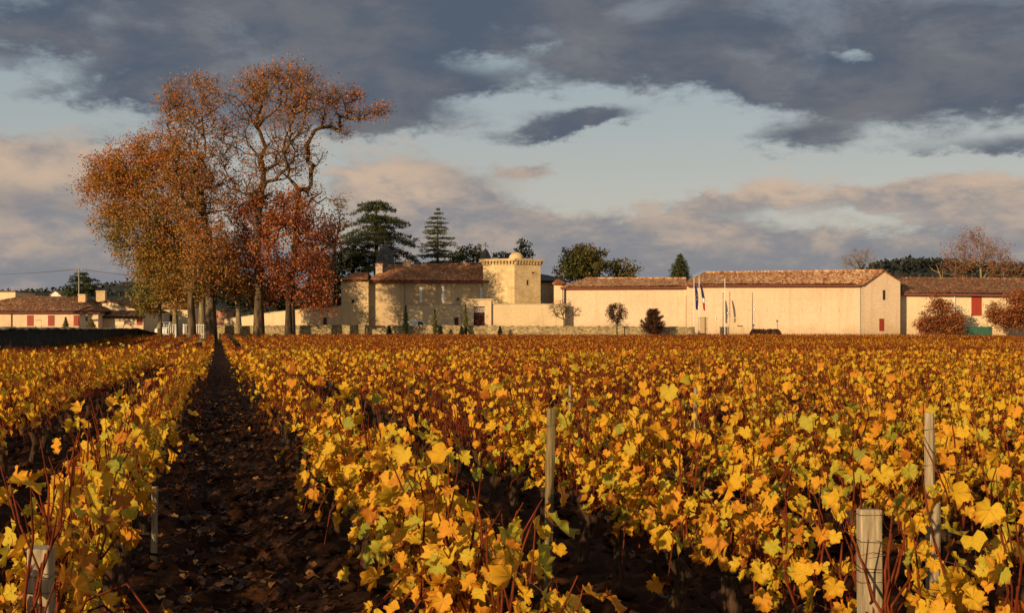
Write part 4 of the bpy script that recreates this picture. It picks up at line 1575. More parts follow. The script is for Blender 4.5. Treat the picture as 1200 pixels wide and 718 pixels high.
def rubble_wall(name, label, pts, zt, zb, mat, cop, thick=0.5, seg=1.2, jit=0.05, seed=1):
    rng = np.random.default_rng(seed)
    root = empty(name, (pts[0][0], pts[0][1], zb + 0.1))
    tag(root, label, 'wall')
    P, Z = [], []
    for i in range(len(pts) - 1):
        a, b_ = Vector(pts[i]), Vector(pts[i + 1])
        n = max(1, int((b_ - a).length / seg))
        for k in range(n + (1 if i == len(pts) - 2 else 0)):
            P.append(a.lerp(b_, k / n))
            Z.append(zt[i] + (zt[i + 1] - zt[i]) * k / n + rng.uniform(-jit, jit))
    V, F = [], []
    for k, (p, z) in enumerate(zip(P, Z)):
        q = P[min(k + 1, len(P) - 1)] - P[max(k - 1, 0)]
        t = q.normalized()
        nn = Vector((t.y, -t.x)) * thick * 0.5
        j1, j2 = rng.uniform(-0.03, 0.03), rng.uniform(-0.03, 0.03)
        V += [(p.x + nn.x * (1 + j1), p.y + nn.y * (1 + j1), zb), (p.x + nn.x * (0.9 + j2), p.y + nn.y * (0.9 + j2), z), (p.x - nn.x * 0.9, p.y - nn.y * 0.9, z), (p.x - nn.x, p.y - nn.y, zb)]
    for k in range(len(P) - 1):
        o = 4 * k
        for j in range(3):
            F.append((o + j, o + 4 + j, o + 5 + j, o + 1 + j))
    o = 4 * (len(P) - 1)
    F += [(0, 1, 2, 3), (o + 3, o + 2, o + 1, o)]
    org = np.array(root.location)
    obj('masonry', new_mesh('masonry', np.array(V) - org, np.array(F), mat), root)
    # coping stones, one by one
    V, F = [], []
    for k in range(len(P) - 1):
        a, b_ = P[k], P[k + 1]
        t = (b_ - a).normalized()
        nn = Vector((t.y, -t.x)) * (thick * 0.5 + rng.uniform(0.02, 0.06))
        a2, b2 = a + t * 0.015, b_ - t * 0.015
        h = rng.uniform(0.09, 0.14)
        o = len(V)
        q = [a2 + nn, b2 + nn, b2 - nn, a2 - nn]
        zz_ = [Z[k], Z[k + 1], Z[k + 1], Z[k]]
        V += [(v.x, v.y, z + 0.012) for v, z in zip(q, zz_)] + [(v.x, v.y, z + h) for v, z in zip(q, zz_)]
        F += [(o + 3, o + 2, o + 1, o), (o + 4, o + 5, o + 6, o + 7)] + [(o + i, o + (i + 1) % 4, o + 4 + (i + 1) % 4, o + 4 + i) for i in range(4)]
    c = obj('coping', new_mesh('coping', np.array(V) - org, np.array(F), cop), root)
    c['kind'] = 'stuff'
    return root


rubble_wall('field_wall', 'low yellow rubble wall at the far end of the vines, before the manor', [(WX(244, 178), 178), (WX(420, 178), 178), (WX(814, 178.5), 178.5)],
            [WZ(382.5, 178), WZ(381.6, 178), WZ(383.6, 178)], 0.1, MT['rubble'], MT['coping'], seed=3, jit=0.04)
lw0, lw1 = rowpt(-11.6, 6), rowpt(-11.6, 163)
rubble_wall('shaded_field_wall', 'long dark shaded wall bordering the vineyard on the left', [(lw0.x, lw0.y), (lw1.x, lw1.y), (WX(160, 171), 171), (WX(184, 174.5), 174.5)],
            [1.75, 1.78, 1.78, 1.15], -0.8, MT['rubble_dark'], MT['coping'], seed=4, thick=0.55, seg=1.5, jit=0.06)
# ================================================================== SMALL THINGS ROUND THE YARD
# white railings
def railing(label, px0, px1, D, py0, py1, n, seed=0):
    r = empty('white_railing', (WX((px0 + px1) / 2, D), D, 0.5))
    tag(r, label, 'railing', 'white railings at the end of the aisle')
    x0, x1, zt, zb = WX(px0, D), WX(px1, D), WZ(py0, D), WZ(py1, D)
    for z in (zt - 0.05, zb + 0.12):
        m_ = MB()
        m_.box(x0, D - 0.025, z - 0.04, x1, D + 0.025, z + 0.04)
        m_.build('rail', MT['white_paint'], r)
    for x in (x0, x1):
        m_ = MB()
        m_.box(x - 0.07, D - 0.07, 0.1, x + 0.07, D + 0.07, zt + 0.08)
        m_.build('end_post', MT['white_paint'], r)
    me = None
    for i in range(n):
        x = x0 + (x1 - x0) * (i + 0.5) / n
        if me is None:
            m_ = MB()
            m_.box(-0.035, -0.054, zb - 0.5, 0.035, -0.026, zt)
            o = m_.build('baluster', MT['white_paint'], r, loc=(x, D, 0))
            me = o.data
        else:
            o = obj('baluster', me, r, (x, D, 0))
    adopt(r)
    return r


railing('long white railing with many upright bars at the end of the dark aisle', 215, 246, 172.6, 380, 392.5, 15)
railing('short white railing left of the long one, beside the pale trunks', 192, 206, 172.8, 380, 392.5, 6)


def van(label, x, y, heading, L_=4.4, Wd=1.8, H=1.95, paint='white_paint', group=None, name='white_van', cat='van'):
    """panel van: nose towards +x before turning"""
    r = empty(name, (x, y, 0.8), heading)
    tag(r, label, cat, group)
    prof = [(-L_ / 2, 0.35), (-L_ / 2, H * 0.93), (-L_ / 2 + 0.12, H), (L_ * 0.16, H), (L_ * 0.31, H * 0.62), (L_ * 0.47, H * 0.52), (L_ / 2, H * 0.40), (L_ / 2, 0.32)]
    m_ = MB()
    n = len(prof)
    m_.v = [(a, -Wd / 2, z) for a, z in prof] + [(a, Wd / 2, z) for a, z in prof]
    m_.f = [tuple(range(n)), tuple(range(2 * n - 1, n - 1, -1))] + [((i + 1) % n, i, n + i, n + (i + 1) % n) for i in range(n)]
    m_.build('body', MT[paint], r, bevel=0.06)
    for s in (-1, 1):
        g = MB()
        yy = s * (Wd / 2 + 0.004)
        g.v = [(L_ * 0.02, yy, H * 0.60), (L_ * 0.25, yy, H * 0.60), (L_ * 0.155, yy, H * 0.92), (L_ * 0.02, yy, H * 0.92)]
        g.v += [(a, yy + s * 0.015, z) for a, _, z in g.v]
        g.f = [(0, 1, 2, 3), (4, 5, 6, 7), (0, 1, 5, 4), (1, 2, 6, 5), (2, 3, 7, 6), (3, 0, 4, 7)]
        g.build('side_window', MT['dark_open'], r)
        for xx in (-L_ * 0.3, L_ * 0.32):
            w = MB()
            w.tube((xx, s * (Wd / 2 - 0.18), 0.31), (xx, s * (Wd / 2 + 0.03), 0.31), 0.31, k=18)
            wo_ = w.build('wheel', MT['rubber'], r)
            w = MB()
            w.tube((xx, s * (Wd / 2 + 0.02), 0.31), (xx, s * (Wd / 2 + 0.045), 0.31), 0.18, k=12)
            w.build('rim', MT['zinc'], wo_)
    g = MB()
    a0, a1 = (L_ * 0.175, H * 0.965), (L_ * 0.30, H * 0.655)
    dxn, dzn = (a0[1] - a1[1]), (a1[0] - a0[0])
    k = 0.03 / math.hypot(dxn, dzn)
    g.v = [(a1[0] + dxn * k * .2, -Wd * .43, a1[1] + dzn * k * .2), (a1[0] + dxn * k * .2, Wd * .43, a1[1] + dzn * k * .2), (a0[0] + dxn * k * .2, Wd * .40, a0[1] + dzn * k * .2), (a0[0] + dxn * k * .2, -Wd * .40, a0[1] + dzn * k * .2)]
    g.v += [(a + dxn * k, b_, c + dzn * k) for a, b_, c in g.v]
    g.f = [(0, 1, 2, 3), (4, 5, 6, 7), (0, 1, 5, 4), (1, 2, 6, 5), (2, 3, 7, 6), (3, 0, 4, 7)]
    g.build('windscreen', MT['dark_open'], r)
    for s in (-1, 1):
        g = MB()
        g.box(L_ / 2 - 0.03, s * Wd * 0.36 - 0.14, H * 0.33, L_ / 2 + 0.03, s * Wd * 0.36 + 0.14, H * 0.41)
        g.build('headlight', MT['steel'], r)
    return r


van('small white van parked before the courtyard wall, nose to the right', WX(489, 184.5), 184.5, radians(4), 4.5, 1.8, 2.25)
van('pale van seen nose-on between plane trunks behind the short railing', WX(195, 186), 186, radians(-97), 4.4, 1.8, 2.0, 'steel', name='parked_van')

# flagpoles
def flagpole(label, px, D, py_top):
    r = empty('flagpole', (WX(px, D), D, 0.5))
    tag(r, label, 'flagpole', 'flagpoles before the gabled cellar')
    h = WZ(py_top, D) - 0.5
    m_ = MB()
    m_.tube((0, 0, -0.2), (0, 0, h), 0.065, 0.04, 8)
    m_.build('pole', MT['steel'], r)
    m_ = MB()
    m_.lathe((0, 0), [(0.01, h), (0.07, h + 0.05), (0.07, h + 0.1), (0.01, h + 0.15)], 8)
    m_.build('finial', MT['steel'], r)
    return r


flagpole('left flagpole of the close pair, flying the limp blue flag', 813.3, 183, 327)
flagpole('right flagpole of the close pair, flying the tricolour', 819.3, 182.5, 324.5)
flagpole('bare flagpole without a flag, right of the pair', 849.5, 183, 327)


def hanging_flag(name, label, px, D, py0, py1, bands, sway, w, seed):
    """a flag hanging in folds down its pole; bands: (name, material, t0, t1) down the fly"""
    r = empty(name, (WX(px, D), D - 0.1, WZ(py0, D)))
    tag(r, label, 'flag')
    H = WZ(py0, D) - WZ(py1, D)
    rng = np.random.default_rng(seed)
    for (bn, mt, t0, t1) in bands:
        T = np.linspace(t0, t1, 9)
        U = np.linspace(0, 1, 11)
        V = []
        for t in T:
            for u in U:
                ww = w * (0.55 + 0.45 * sin(pi * min(1, t * 1.1)) + 0.25 * t)
                x = 0.06 + sway * t + u * ww
                y = -0.10 * sin(u * 9 + t * 2.5) * (0.4 + 0.6 * t) - 0.08
                z = -t * H - 0.18 * u
                V.append((x, y, z))
        i = np.arange(len(V)).reshape(9, 11)
        F = np.stack([i[:-1, :-1], i[:-1, 1:], i[1:, 1:], i[1:, :-1]], -1).reshape(-1, 4)
        o = obj(bn, new_mesh(bn, V, F, mt, smooth=True), r)
        md = o.modifiers.new('thickness', 'SOLIDIFY')
        md.thickness = 0.006
    return r


f_blue = m_flat('flag_blue', (0.01, 0.022, 0.11), 0.8)
f_navy = m_flat('flag_navy', (0.012, 0.03, 0.10), 0.8)
f_white = m_flat('flag_white', (0.75, 0.73, 0.68), 0.8)
f_red = m_flat('flag_red', (0.55, 0.03, 0.025), 0.8)
f_star = m_flat('flag_yellow', (0.75, 0.5, 0.05), 0.8)
eu = hanging_flag('blue_flag', 'limp dark blue flag with a ring of yellow stars on the left pole', 813.5, 183, 334, 362, [('cloth', f_blue, 0, 1)], 0.12, 0.42, 1)
for k in range(12):
    a = 2 * pi * k / 12
    s = MB()
    cxs, czs = 0.33 + 0.13 * cos(a), -1.75 + 0.42 * sin(a)
    pts = []
    for j in range(10):
        rr = 0.05 if j % 2 == 0 else 0.02
        pts.append((cxs + rr * sin(j * pi / 5), -0.30, czs + rr * cos(j * pi / 5)))
    s.v = pts + [(a_, -0.285, c_) for a_, _, c_ in pts]
    s.f = [tuple(range(9, -1, -1)), tuple(range(10, 20))] + [(j, (j + 1) % 10, 10 + (j + 1) % 10, 10 + j) for j in range(10)]
    s.build('star', f_star, eu)
hanging_flag('tricolour_flag', 'limp blue, white and red flag hanging from the right pole', 819.8, 182.5, 333, 363,
             [('blue_band', f_navy, 0, 0.52), ('white_band', f_white, 0.523, 0.70), ('red_band', f_red, 0.703, 1.0)], 0.45, 0.38, 2)

# utility cabinet, small posts, stepped masonry, barrels by the cellar
uc = empty('storage_tank', (WX(824, 184), 184, 0.5))
tag(uc, 'tall beige metal cabinet behind the pair of flagpoles', 'cabinet')
m_ = MB(); m_.box(-0.62, 0, -0.1, 0.62, 0.8, WZ(372.5, 184) - 0.5)
m_.build('body', m_flat('beige_metal', (0.50, 0.36, 0.20), 0.6), uc, bevel=0.03)
m_ = MB(); m_.box(-0.66, -0.04, WZ(372.5, 184) - 0.498, 0.66, 0.84, WZ(371.8, 184) - 0.45)
m_.build('lid', MT['coping'], uc)
m_ = MB(); m_.box(0.40, -0.05, 1.2, 0.46, -0.002, 1.5)
m_.build('handle', MT['zinc'], uc)
uc.name = 'metal_cabinet'

sh = empty('stone_stump_wall', (WX(866, 183), 183, 0.5))
tag(sh, 'ruined stepped stone wall stump with an opening, right of the bare flagpole', 'wall')
m_ = MB()
X = lambda p: WX(p, 183) - WX(866, 183)
Z = lambda p: WZ(p, 183) - 0.5
m_.box(X(855), 0, -0.2, X(859.5), 0.6, Z(372))
m_.box(X(862.5), 0, -0.2, X(866), 0.6, Z(373))
m_.box(X(859.5) + .002, 0.01, -0.2, X(862.5) - .002, 0.59, Z(378))
m_.box(X(855.5), 0.02, Z(373) + .001, X(865.8), 0.58, Z(371.8))
m_.box(X(866) + .002, 0, -0.2, X(878), 0.6, Z(382.5))
m_.build('masonry', MT['garden_wall'], sh)
m_ = MB(); m_.box(X(864), -0.05, Z(382.5) + 0.002, X(870.5), 0.65, Z(381.2))
m_.build('slab', MT['wood_dark'], sh)

tr_ = empty('farm_trailer', (WX(801, 180), 180, 0.5))
tag(tr_, 'pale farm trailer with one dark wheel at the foot of the cellar wall', 'trailer')
m_ = MB(); m_.box(-0.95, 0, 0.75, 1.5, 1.2, WZ(384.3, 180) - 0.5); m_.build('body', MT['steel'], tr_, bevel=0.04)
for yy in (-0.12, 1.15):
    m_ = MB(); m_.tube((-0.15, yy, 0.62), (-0.15, yy + 0.17, 0.62), 0.62, k=20); w = m_.build('wheel', MT['rubber'], tr_)
    m_ = MB(); m_.tube((-0.15, yy - 0.02, 0.62), (-0.15, yy + 0.19, 0.62), 0.26, k=14); m_.build('rim', MT['zinc'], w)
m_ = MB(); m_.tube((1.5, 0.6, 0.8), (2.6, 0.6, 0.55), 0.05, k=6); m_.build('drawbar', MT['wood_dark'], tr_)
m_ = MB(); m_.box(0.95, -0.03, 0.62, 1.45, -0.003, 1.35); m_.build('tail_board', MT['dark_open'], tr_)


def post_lamp(label, px, D, py_top):
    r = empty('marker_post', (WX(px, D), D, 0.5))
    tag(r, label, 'post', 'thin posts by the cellar wall')
    h = WZ(py_top, D) - 0.5
    m_ = MB(); m_.tube((0, 0, -0.1), (0, 0, h), 0.05, 0.04, 6); m_.build('pole', MT['zinc'], r)
    m_ = MB(); m_.lathe((0, 0), [(0.05, h), (0.14, h + 0.06), (0.12, h + 0.25), (0.03, h + 0.32)], 8); m_.build('head', MT['zinc'], r)


post_lamp('thin grey post with round head behind the brown hedge', 884.5, 184, 364)
post_lamp('short thin post between the cabinet and the bare flagpole', 839, 184, 374)
post_lamp('leaning dark post just right of the bare flagpole', 853, 183.5, 368)

# noticeboards by the farm
def board(label, px, D, py0, py1, w):
    r = empty('notice_board', (WX(px, D), D, 0.5))
    tag(r, label, 'board', 'small boards by the farmhouse')
    zt, zb = WZ(py0, D) - 0.5, WZ(py1, D) - 0.5
    m_ = MB(); m_.box(-w / 2, -0.03, zb, w / 2, 0.03, zt); m_.build('panel', MT['plaster_pale'], r)
    for s in (-1, 1):
        m_ = MB(); m_.box(s * w * 0.42 - 0.04, 0.032, -0.2, s * w * 0.42 + 0.04, 0.1, zt); m_.build('leg', MT['wood_dark'], r)
    m_ = MB(); m_.box(-w / 2 - .03, -0.05, zt + .001, w / 2 + .03, 0.05, zt + 0.07); m_.build('top_rail', MT['wood_dark'], r)


board('pale square board standing between the two left red doors', 44.8, 191, 375.5, 381.5, 1.0)
board('pale low board under the barn lean-to', 140, 191, 376.5, 381, 1.3)

# green pool cover / tank right
gt = empty('green_tank', (WX(1144, 187), 187, 0.5))
tag(gt, 'long green covered trough between the two rust-coloured bushes', 'tank')
w0, w1 = WX(1126, 187) - WX(1144, 187), WX(1163, 187) - WX(1144, 187)
m_ = MB(); m_.box(w0, 0, -0.2, w1, 2.2, WZ(382.6, 187) - 0.5)
m_.build('body', m_flat('green_sheet', (0.035, 0.12, 0.075), 0.5), gt, bevel=0.08)
for q in (0.15, 0.5, 0.85):
    m_ = MB(); m_.tube((w0 + (w1 - w0) * q, -0.08, 0), (w0 + (w1 - w0) * q, -0.08, WZ(380, 187) - 0.5), 0.04, k=5); m_.build('stake', MT['wood_dark'], gt)

# utility pole and wires
up = empty('utility_pole', (WX(92.5, 206), 206, 0.8))
tag(up, 'pale utility pole rising behind the farmhouse roof', 'pole')
h = WZ(314, 206) - 0.8
m_ = MB(); m_.tube((0, 0, -0.5), (0, 0, h), 0.12, 0.08, 8); m_.build('pole', MT['zinc'], up)
m_ = MB(); m_.box(-0.5, -0.06, h - 0.5, 0.5, 0.06, h - 0.38); m_.build('crossarm', MT['wood_dark'], up)
for s in (-1, 1):
    m_ = MB(); m_.lathe((s * 0.42, 0), [(0.03, h - 0.38), (0.07, h - 0.3), (0.03, h - 0.16)], 7); m_.build('insulator', MT['white_paint'], up)
for s, lb in ((-1, 'nearer thin power line sagging over the farmhouse'), (1, 'farther thin power line sagging over the farmhouse')):
    xc, yc, zc_ = WX(92.5, 206) + s * 0.42, 206.0, 0.8 + h - 0.16
    pts = []
    for t in np.linspace(-1, 1, 41):
        sag = -1.6 * (1 - (2 * abs(t) - 1) ** 2)
        pts.append((xc + t * 42, yc + t * (6 + s), zc_ + sag + (0.9 if t < 0 else 0.1) * abs(t) * 1.5))
    V, F = polytube(pts, [0.022] * len(pts), 4)
    tag(obj('power_line', new_mesh('power_line', V, F, MT['wood_dark'])), lb, 'wire', 'power lines over the farm')

# ================================================================== TREES
LEAF['gold'] = m_leaf('pale_gold_leaves', [(0.0, (0.25, 0.18, 0.06)), (1.0, (0.55, 0.42, 0.16))], 0.2)
# tall plane, right: its limb arches far out to the right
broad_tree('plane_tree', 'tallest plane tree, open orange crown on a thick dark trunk', 'tree', 166, 303, [(303, 340, 0), (301, 300, 0.3), (302, 262, 0)],
           [(330, 108, 52, 34, 0, 1.0), (292, 118, 26, 30, 2, 0.7), (305, 165, 44, 30, 0, 0.65), (350, 140, 30, 28, -2, 0.7), (268, 165, 22, 36, 3, 0.5),
            (330, 85, 40, 14, 0, 0.9), (345, 190, 26, 28, 2, 0.4), (290, 215, 34, 30, 0, 0.8), (375, 115, 24, 20, -1, 0.8)],
           0.60, LEAF['plane'], MT['bark_plane'], 21, dens=7.5, leaves=34, lsize=0.19, spread=0.95, twigs=9, twig_len=1.6, group='plane trees by the manor gate',
           tones=[0.66, 0.62, 0.68, 0.7, 0.6, 0.7, 0.68, 0.72, 0.7], bf=0.22, bare=0.22, tone_jit=0.22)
broad_tree('plane_tree', 'plane tree whose bare dark limb arches far out to the right over the manor', 'tree', 168, 341, [(341, 340, 0), (345, 290, 0), (349, 245, 0), (350, 222, 0)],
           [(372, 188, 8, 12, 0, 0.6), (402, 150, 10, 10, 0, 0.8), (420, 134, 20, 9, 0, 1.3), (445, 130, 18, 6, 0, 1.5), (398, 112, 18, 16, 0, 0.9), (420, 112, 14, 10, 0, 0.9),
            (352, 185, 16, 30, 1, 0.5), (385, 140, 16, 22, 0, 0.5), (332, 190, 14, 22, 1, 0.6), (362, 228, 18, 16, 2, 0.6), (400, 235, 10, 12, 2, 0.5)],
           0.46, LEAF['plane'], MT['bark_plane'], 22, dens=9.0, leaves=34, lsize=0.19, spread=0.85, twigs=9, twig_len=1.3, group='plane trees by the manor gate',
           tones=[0.68, 0.7, 0.72, 0.74, 0.7, 0.72, 0.66, 0.7, 0.66, 0.5, 0.35], bf=0.12, bare=0.2, tone_jit=0.22)
broad_tree('red_plane_tree', 'dense rust-red broad tree in front of the manor garden wall', 'tree', 165.5, 338, [(338, 355, 0), (336, 325, 0)],
           [(335, 300, 52, 48, 0, 1.0), (300, 260, 34, 34, 3, 0.9), (365, 335, 34, 34, -1, 1.0), (345, 250, 40, 26, 0, 0.8), (310, 340, 30, 26, 4, 0.6), (375, 280, 26, 34, 2, 0.9), (285, 300, 24, 34, 3, 1.0), (320, 245, 40, 24, 1, 0.9)],
           0.42, LEAF['red'], MT['bark_dark'], 23, dens=4.5, leaves=78, lsize=0.23, spread=1.15, bare=0.15, tone_jit=0.34)
broad_tree('plane_tree', 'big plane tree with a light upper crown, left of the tallest one', 'tree', 164, 246.5, [(246, 340, 0), (243, 290, 0), (238, 250, 0), (236, 225, 0)],
           [(232, 118, 46, 22, 0, 0.9), (212, 150, 34, 30, 0, 0.9), (250, 160, 28, 34, 0, 0.6), (222, 195, 42, 32, 0, 1.0), (255, 230, 26, 34, 2, 0.9), (205, 110, 18, 14, 0, 0.7),
            (250, 290, 26, 38, -2, 1.6), (240, 95, 24, 10, 0, 0.6), (262, 325, 22, 24, -1, 1.3), (228, 322, 26, 26, -3, 1.3), (225, 250, 30, 30, 0, 1.3)],
           0.66, LEAF['plane'], MT['bark_plane'], 24, dens=7.0, leaves=36, lsize=0.19, spread=0.95, twigs=9, twig_len=1.6, group='plane trees by the manor gate',
           tones=[0.6, 0.62, 0.6, 0.62, 0.72, 0.55, 0.66, 0.6, 0.5, 0.4, 0.55], bf=0.2, bare=0.18, tone_jit=0.24)
broad_tree('plane_tree', 'broad leftmost plane tree with a heavy olive and orange crown', 'tree', 170, 225, [(223, 340, 0), (212, 300, 0), (200, 270, 0)],
           [(150, 200, 50, 34, 0, 1.0), (200, 215, 50, 40, 0, 1.0), (125, 225, 32, 34, 0, 1.0), (165, 265, 48, 36, 0, 1.0), (210, 290, 42, 40, 2, 1.0), (130, 260, 22, 24, 0, 0.7),
            (185, 175, 36, 18, 0, 0.7), (160, 300, 26, 20, 0, 0.7), (235, 320, 24, 26, 2, 1.0), (190, 315, 34, 30, 0, 1.0)],
           0.46, LEAF['plane'], MT['bark_plane'], 25, dens=6.0, leaves=84, lsize=0.20, spread=1.0, twigs=6, twig_len=1.4, group='plane trees by the manor gate',
           tones=[0.58, 0.57, 0.48, 0.32, 0.45, 0.2, 0.64, 0.25, 0.45, 0.3], bf=0.25, tone_jit=0.2)
broad_tree('olive_gold_tree', 'low olive-gold tree hanging over the short white railing', 'tree', 175, 205, [(205, 360, 0), (203, 345, 0)],
           [(190, 325, 34, 30, 0, 1.0), (175, 350, 22, 20, 0, 0.9), (215, 345, 26, 22, 0, 0.9), (195, 300, 24, 18, 0, 0.8)],
           0.36, LEAF['plane'], MT['bark_pale'], 26, dens=7, leaves=60, lsize=0.24, spread=0.8, tones=[0.22, 0.15, 0.35, 0.3], tone_jit=0.2)
broad_tree('slim_forked_tree', 'small gold-leaved forked tree with pale stem between the two big dark trunks', 'tree', 178, 280, [(279, 365, 0), (277, 350, 0)],
           [(270, 325, 18, 26, 0, 0.9), (285, 335, 16, 22, 0, 0.7), (270, 295, 18, 16, 1, 0.6)], 0.38, LEAF['plane'], MT['bark_pale'], 27, dens=10, leaves=40,
           lsize=0.22, spread=0.7, tones=[0.32, 0.4, 0.5], tone_jit=0.2)
for i, (px, D_, r_, lb) in enumerate(((187, 177, 0.28, 'thin pale trunk at the left end of the short railing'), (236.5, 173.8, 0.5, 'stout pale mottled trunk behind the long white railing'))):
    broad_tree('pale_trunked_tree', lb, 'tree', D_, px, [(px, 355, 0), (px + 1, 325, 0)], [(px - 8, 310, 20, 20, 0, 0.8), (px + 6, 330, 14, 14, 1, 0.6)], r_, LEAF['plane'], MT['bark_pale'],
               40 + i, dens=9, leaves=36, lsize=0.22, spread=0.8, tones=[0.3, 0.35], group='smaller trees round the railing')

# dark evergreens behind the red tree
broad_tree('evergreen_oak', 'near-black evergreen mass between the red tree and the cedar', 'tree', 214, 395, [(395, 360, 0), (395, 335, 0)],
           [(395, 320, 26, 30, 0, 1.0), (375, 345, 40, 22, 0, 1), (408, 300, 18, 22, 0, 0.9), (420, 315, 16, 16, 2, 0.9)], 0.5, LEAF['darkfir'], MT['bark_dark'], 31, dens=4, leaves=60, lsize=0.36)
broad_tree('evergreen_oak', 'dark evergreen filling the gap behind the slim forked tree', 'tree', 212, 300, [(300, 360, 0), (300, 345, 0)],
           [(300, 345, 46, 24, 0, 1.0), (330, 350, 30, 20, 0, 1), (265, 350, 22, 16, 0, 1)], 0.5, LEAF['darkfir'], MT['bark_dark'], 32, dens=4, leaves=60, lsize=0.36)
broad_tree('yellowing_tree', 'thin yellow-green tree top between the arching limb and the cedar', 'tree', 205, 392, [(392, 320, 0), (392, 285, 0)],
           [(396, 255, 16, 20, 0, 0.8), (385, 275, 14, 18, 0, 0.8)], 0.3, LEAF['ivy'], MT['bark_dark'], 33, dens=5, leaves=24, lsize=0.26, spread=0.7)

conifer('cedar_tree', 'flat-topped cedar with drooping layered boughs behind the slate turret', 'tree', 216, 441, 232, 318,
        [(0, 9.0), (0.25, 7.6), (0.5, 6.3), (0.7, 4.8), (0.88, 3.4), (1.0, 1.6)], 0.6, LEAF['fir'], 51, whorls=12, per=8, droop=0.42, lsize=0.34, needle_n=64, ragged=0.42, flat=0.14, rise=0.16)
conifer('fir_tree', 'narrow pointed fir with tiered level branches right of the cedar', 'tree', 218, 513, 243, 316,
        [(0, 5.0), (0.2, 3.9), (0.5, 2.7), (0.8, 1.5), (0.95, 0.5), (1.0, 0.15)], 0.35, LEAF['cedar'], 52, whorls=16, per=8, droop=0.08, lsize=0.28, needle_n=36, ragged=0.3, flat=0.07, rise=0.0)
conifer('cedar_tree', 'small cedar behind the farmhouse, right beside the utility pole', 'tree', 222, 97, 317, 352,
        [(0, 3.8), (0.3, 3.3), (0.6, 2.4), (0.85, 1.5), (1, 0.5)], 0.3, LEAF['fir'], 53, whorls=8, per=8, droop=0.12, lsize=0.34, needle_n=45, ragged=0.25, flat=0.12, rise=0.1)
conifer('spruce_tree', 'lone dark spruce peeking over the lower cellar roof', 'tree', 214, 797, 297, 334,
        [(0, 2.2), (0.4, 1.7), (0.8, 0.8), (1, 0.1)], 0.22, LEAF['fir'], 54, whorls=15, per=8, droop=0.1, lsize=0.34, needle_n=40, ragged=0.2, flat=0.2)
for i, (px, py, rx, ry, D_, lb) in enumerate(((552, 300, 20, 9, 224, 'dark low pine crowns right of the fir'), (613, 293, 9, 9, 212, 'small dark round treetop just right of the tower dome'),
                                              (590, 302, 14, 5, 220, 'dark treetop strip left of the tower dome'), (538, 303, 10, 8, 222, 'dark shrubby treetop at the foot of the fir'))):
    broad_tree('dark_pine', lb, 'tree', D_, px, [(px, py + 30, 0), (px, py + ry, 0)], [(px, py, rx, ry, 0, 1), (px - rx * 0.4, py + ry * 0.8, rx * 0.7, ry * 0.7, 0, 1)], 0.22,
               LEAF['fir'], MT['bark_dark'], 60 + i, dens=9, leaves=50, lsize=0.3, spread=0.55, group='dark evergreens behind the manor')
broad_tree('chestnut_tree', 'round dark green tree, left and taller of the two behind the lower cellar', 'tree', 214, 685, [(685, 340, 0), (684, 325, 0)],
           [(683, 313, 30, 19, 0, 1.0), (672, 318, 20, 12, -1, 1.0), (700, 310, 16, 14, 0, 1), (684, 300, 16, 8, 0, 1)], 0.4, LEAF['green'], MT['bark_dark'], 70, dens=8, leaves=80, lsize=0.32, spread=0.8,
           group='round trees behind the lower cellar', tones=[0.5, 0.4, 0.6, 0.7], tone_jit=0.3)
broad_tree('chestnut_tree', 'rounded green-brown tree, right and lower of the two behind the lower cellar', 'tree', 217, 726, [(726, 340, 0), (726, 326, 0)],
           [(727, 317, 20, 14, 0, 1.0), (738, 322, 10, 9, 0, 1), (716, 320, 12, 12, 0, 1)], 0.35, LEAF['green'], MT['bark_dark'], 71, dens=7, leaves=54, lsize=0.30, spread=0.7,
           group='round trees behind the lower cellar', tones=[0.8, 0.75, 0.7], tone_jit=0.2)
# bare trees
broad_tree('bare_tree', 'leafless fine-twigged tree over the ridge of the gabled cellar', 'tree', 216, 1007, [(1007, 330, 0), (1007, 312, 0)],
           [(1007, 303, 24, 12, 0, 1.0), (1000, 309, 16, 8, 0, 0.8)], 0.2, LEAF['rust'], MT['bark_pale'], 72, dens=30, leaves=7, lsize=0.12, spread=0.5, bare=0.6, twigs=7, twig_len=1.1, r_tip=0.012)
broad_tree('autumn_tree', 'large half-bare tree with rusty crown behind the far right roof', 'tree', 224, 1150, [(1150, 330, 0), (1149, 312, 0)],
           [(1138, 292, 34, 20, 0, 1.0), (1165, 305, 30, 18, 0, 0.9), (1120, 312, 22, 14, 0, 0.7), (1142, 276, 14, 8, 0, 0.8), (1180, 318, 24, 10, 0, 0.8)], 0.3, LEAF['rust'], MT['bark_pale'], 73,
           dens=18, leaves=16, lsize=0.20, spread=0.8, bare=0.25, twigs=7, twig_len=1.2, r_tip=0.013)
dt = empty('dead_trunk', (WX(1101, 219), 219, 0.8))
tag(dt, 'leaning pale dead stem left of the large rusty tree', 'tree')
V1 = polytube([(2.2, 0, -0.3), (1.6, 0, 5), (0.9, 0, 8.2), (0.0, 0, 10.5), (-0.6, 0, 12.2)], [0.22, 0.2, 0.17, 0.12, 0.05], 6)
V2 = polytube([(0.9, 0, 8.2), (0.6, 0.3, 10.2), (0.75, 0.4, 11.6)], [0.1, 0.07, 0.02], 5)
V3 = polytube([(0.0, 0, 10.5), (-1.2, 0.2, 11.2), (-1.8, 0.3, 12.0)], [0.08, 0.05, 0.02], 5)
V, F = merge([V1, V2, V3])
obj('trunk', new_mesh('dead_stem', V, F, MT['bark_pale'], smooth=True), dt)

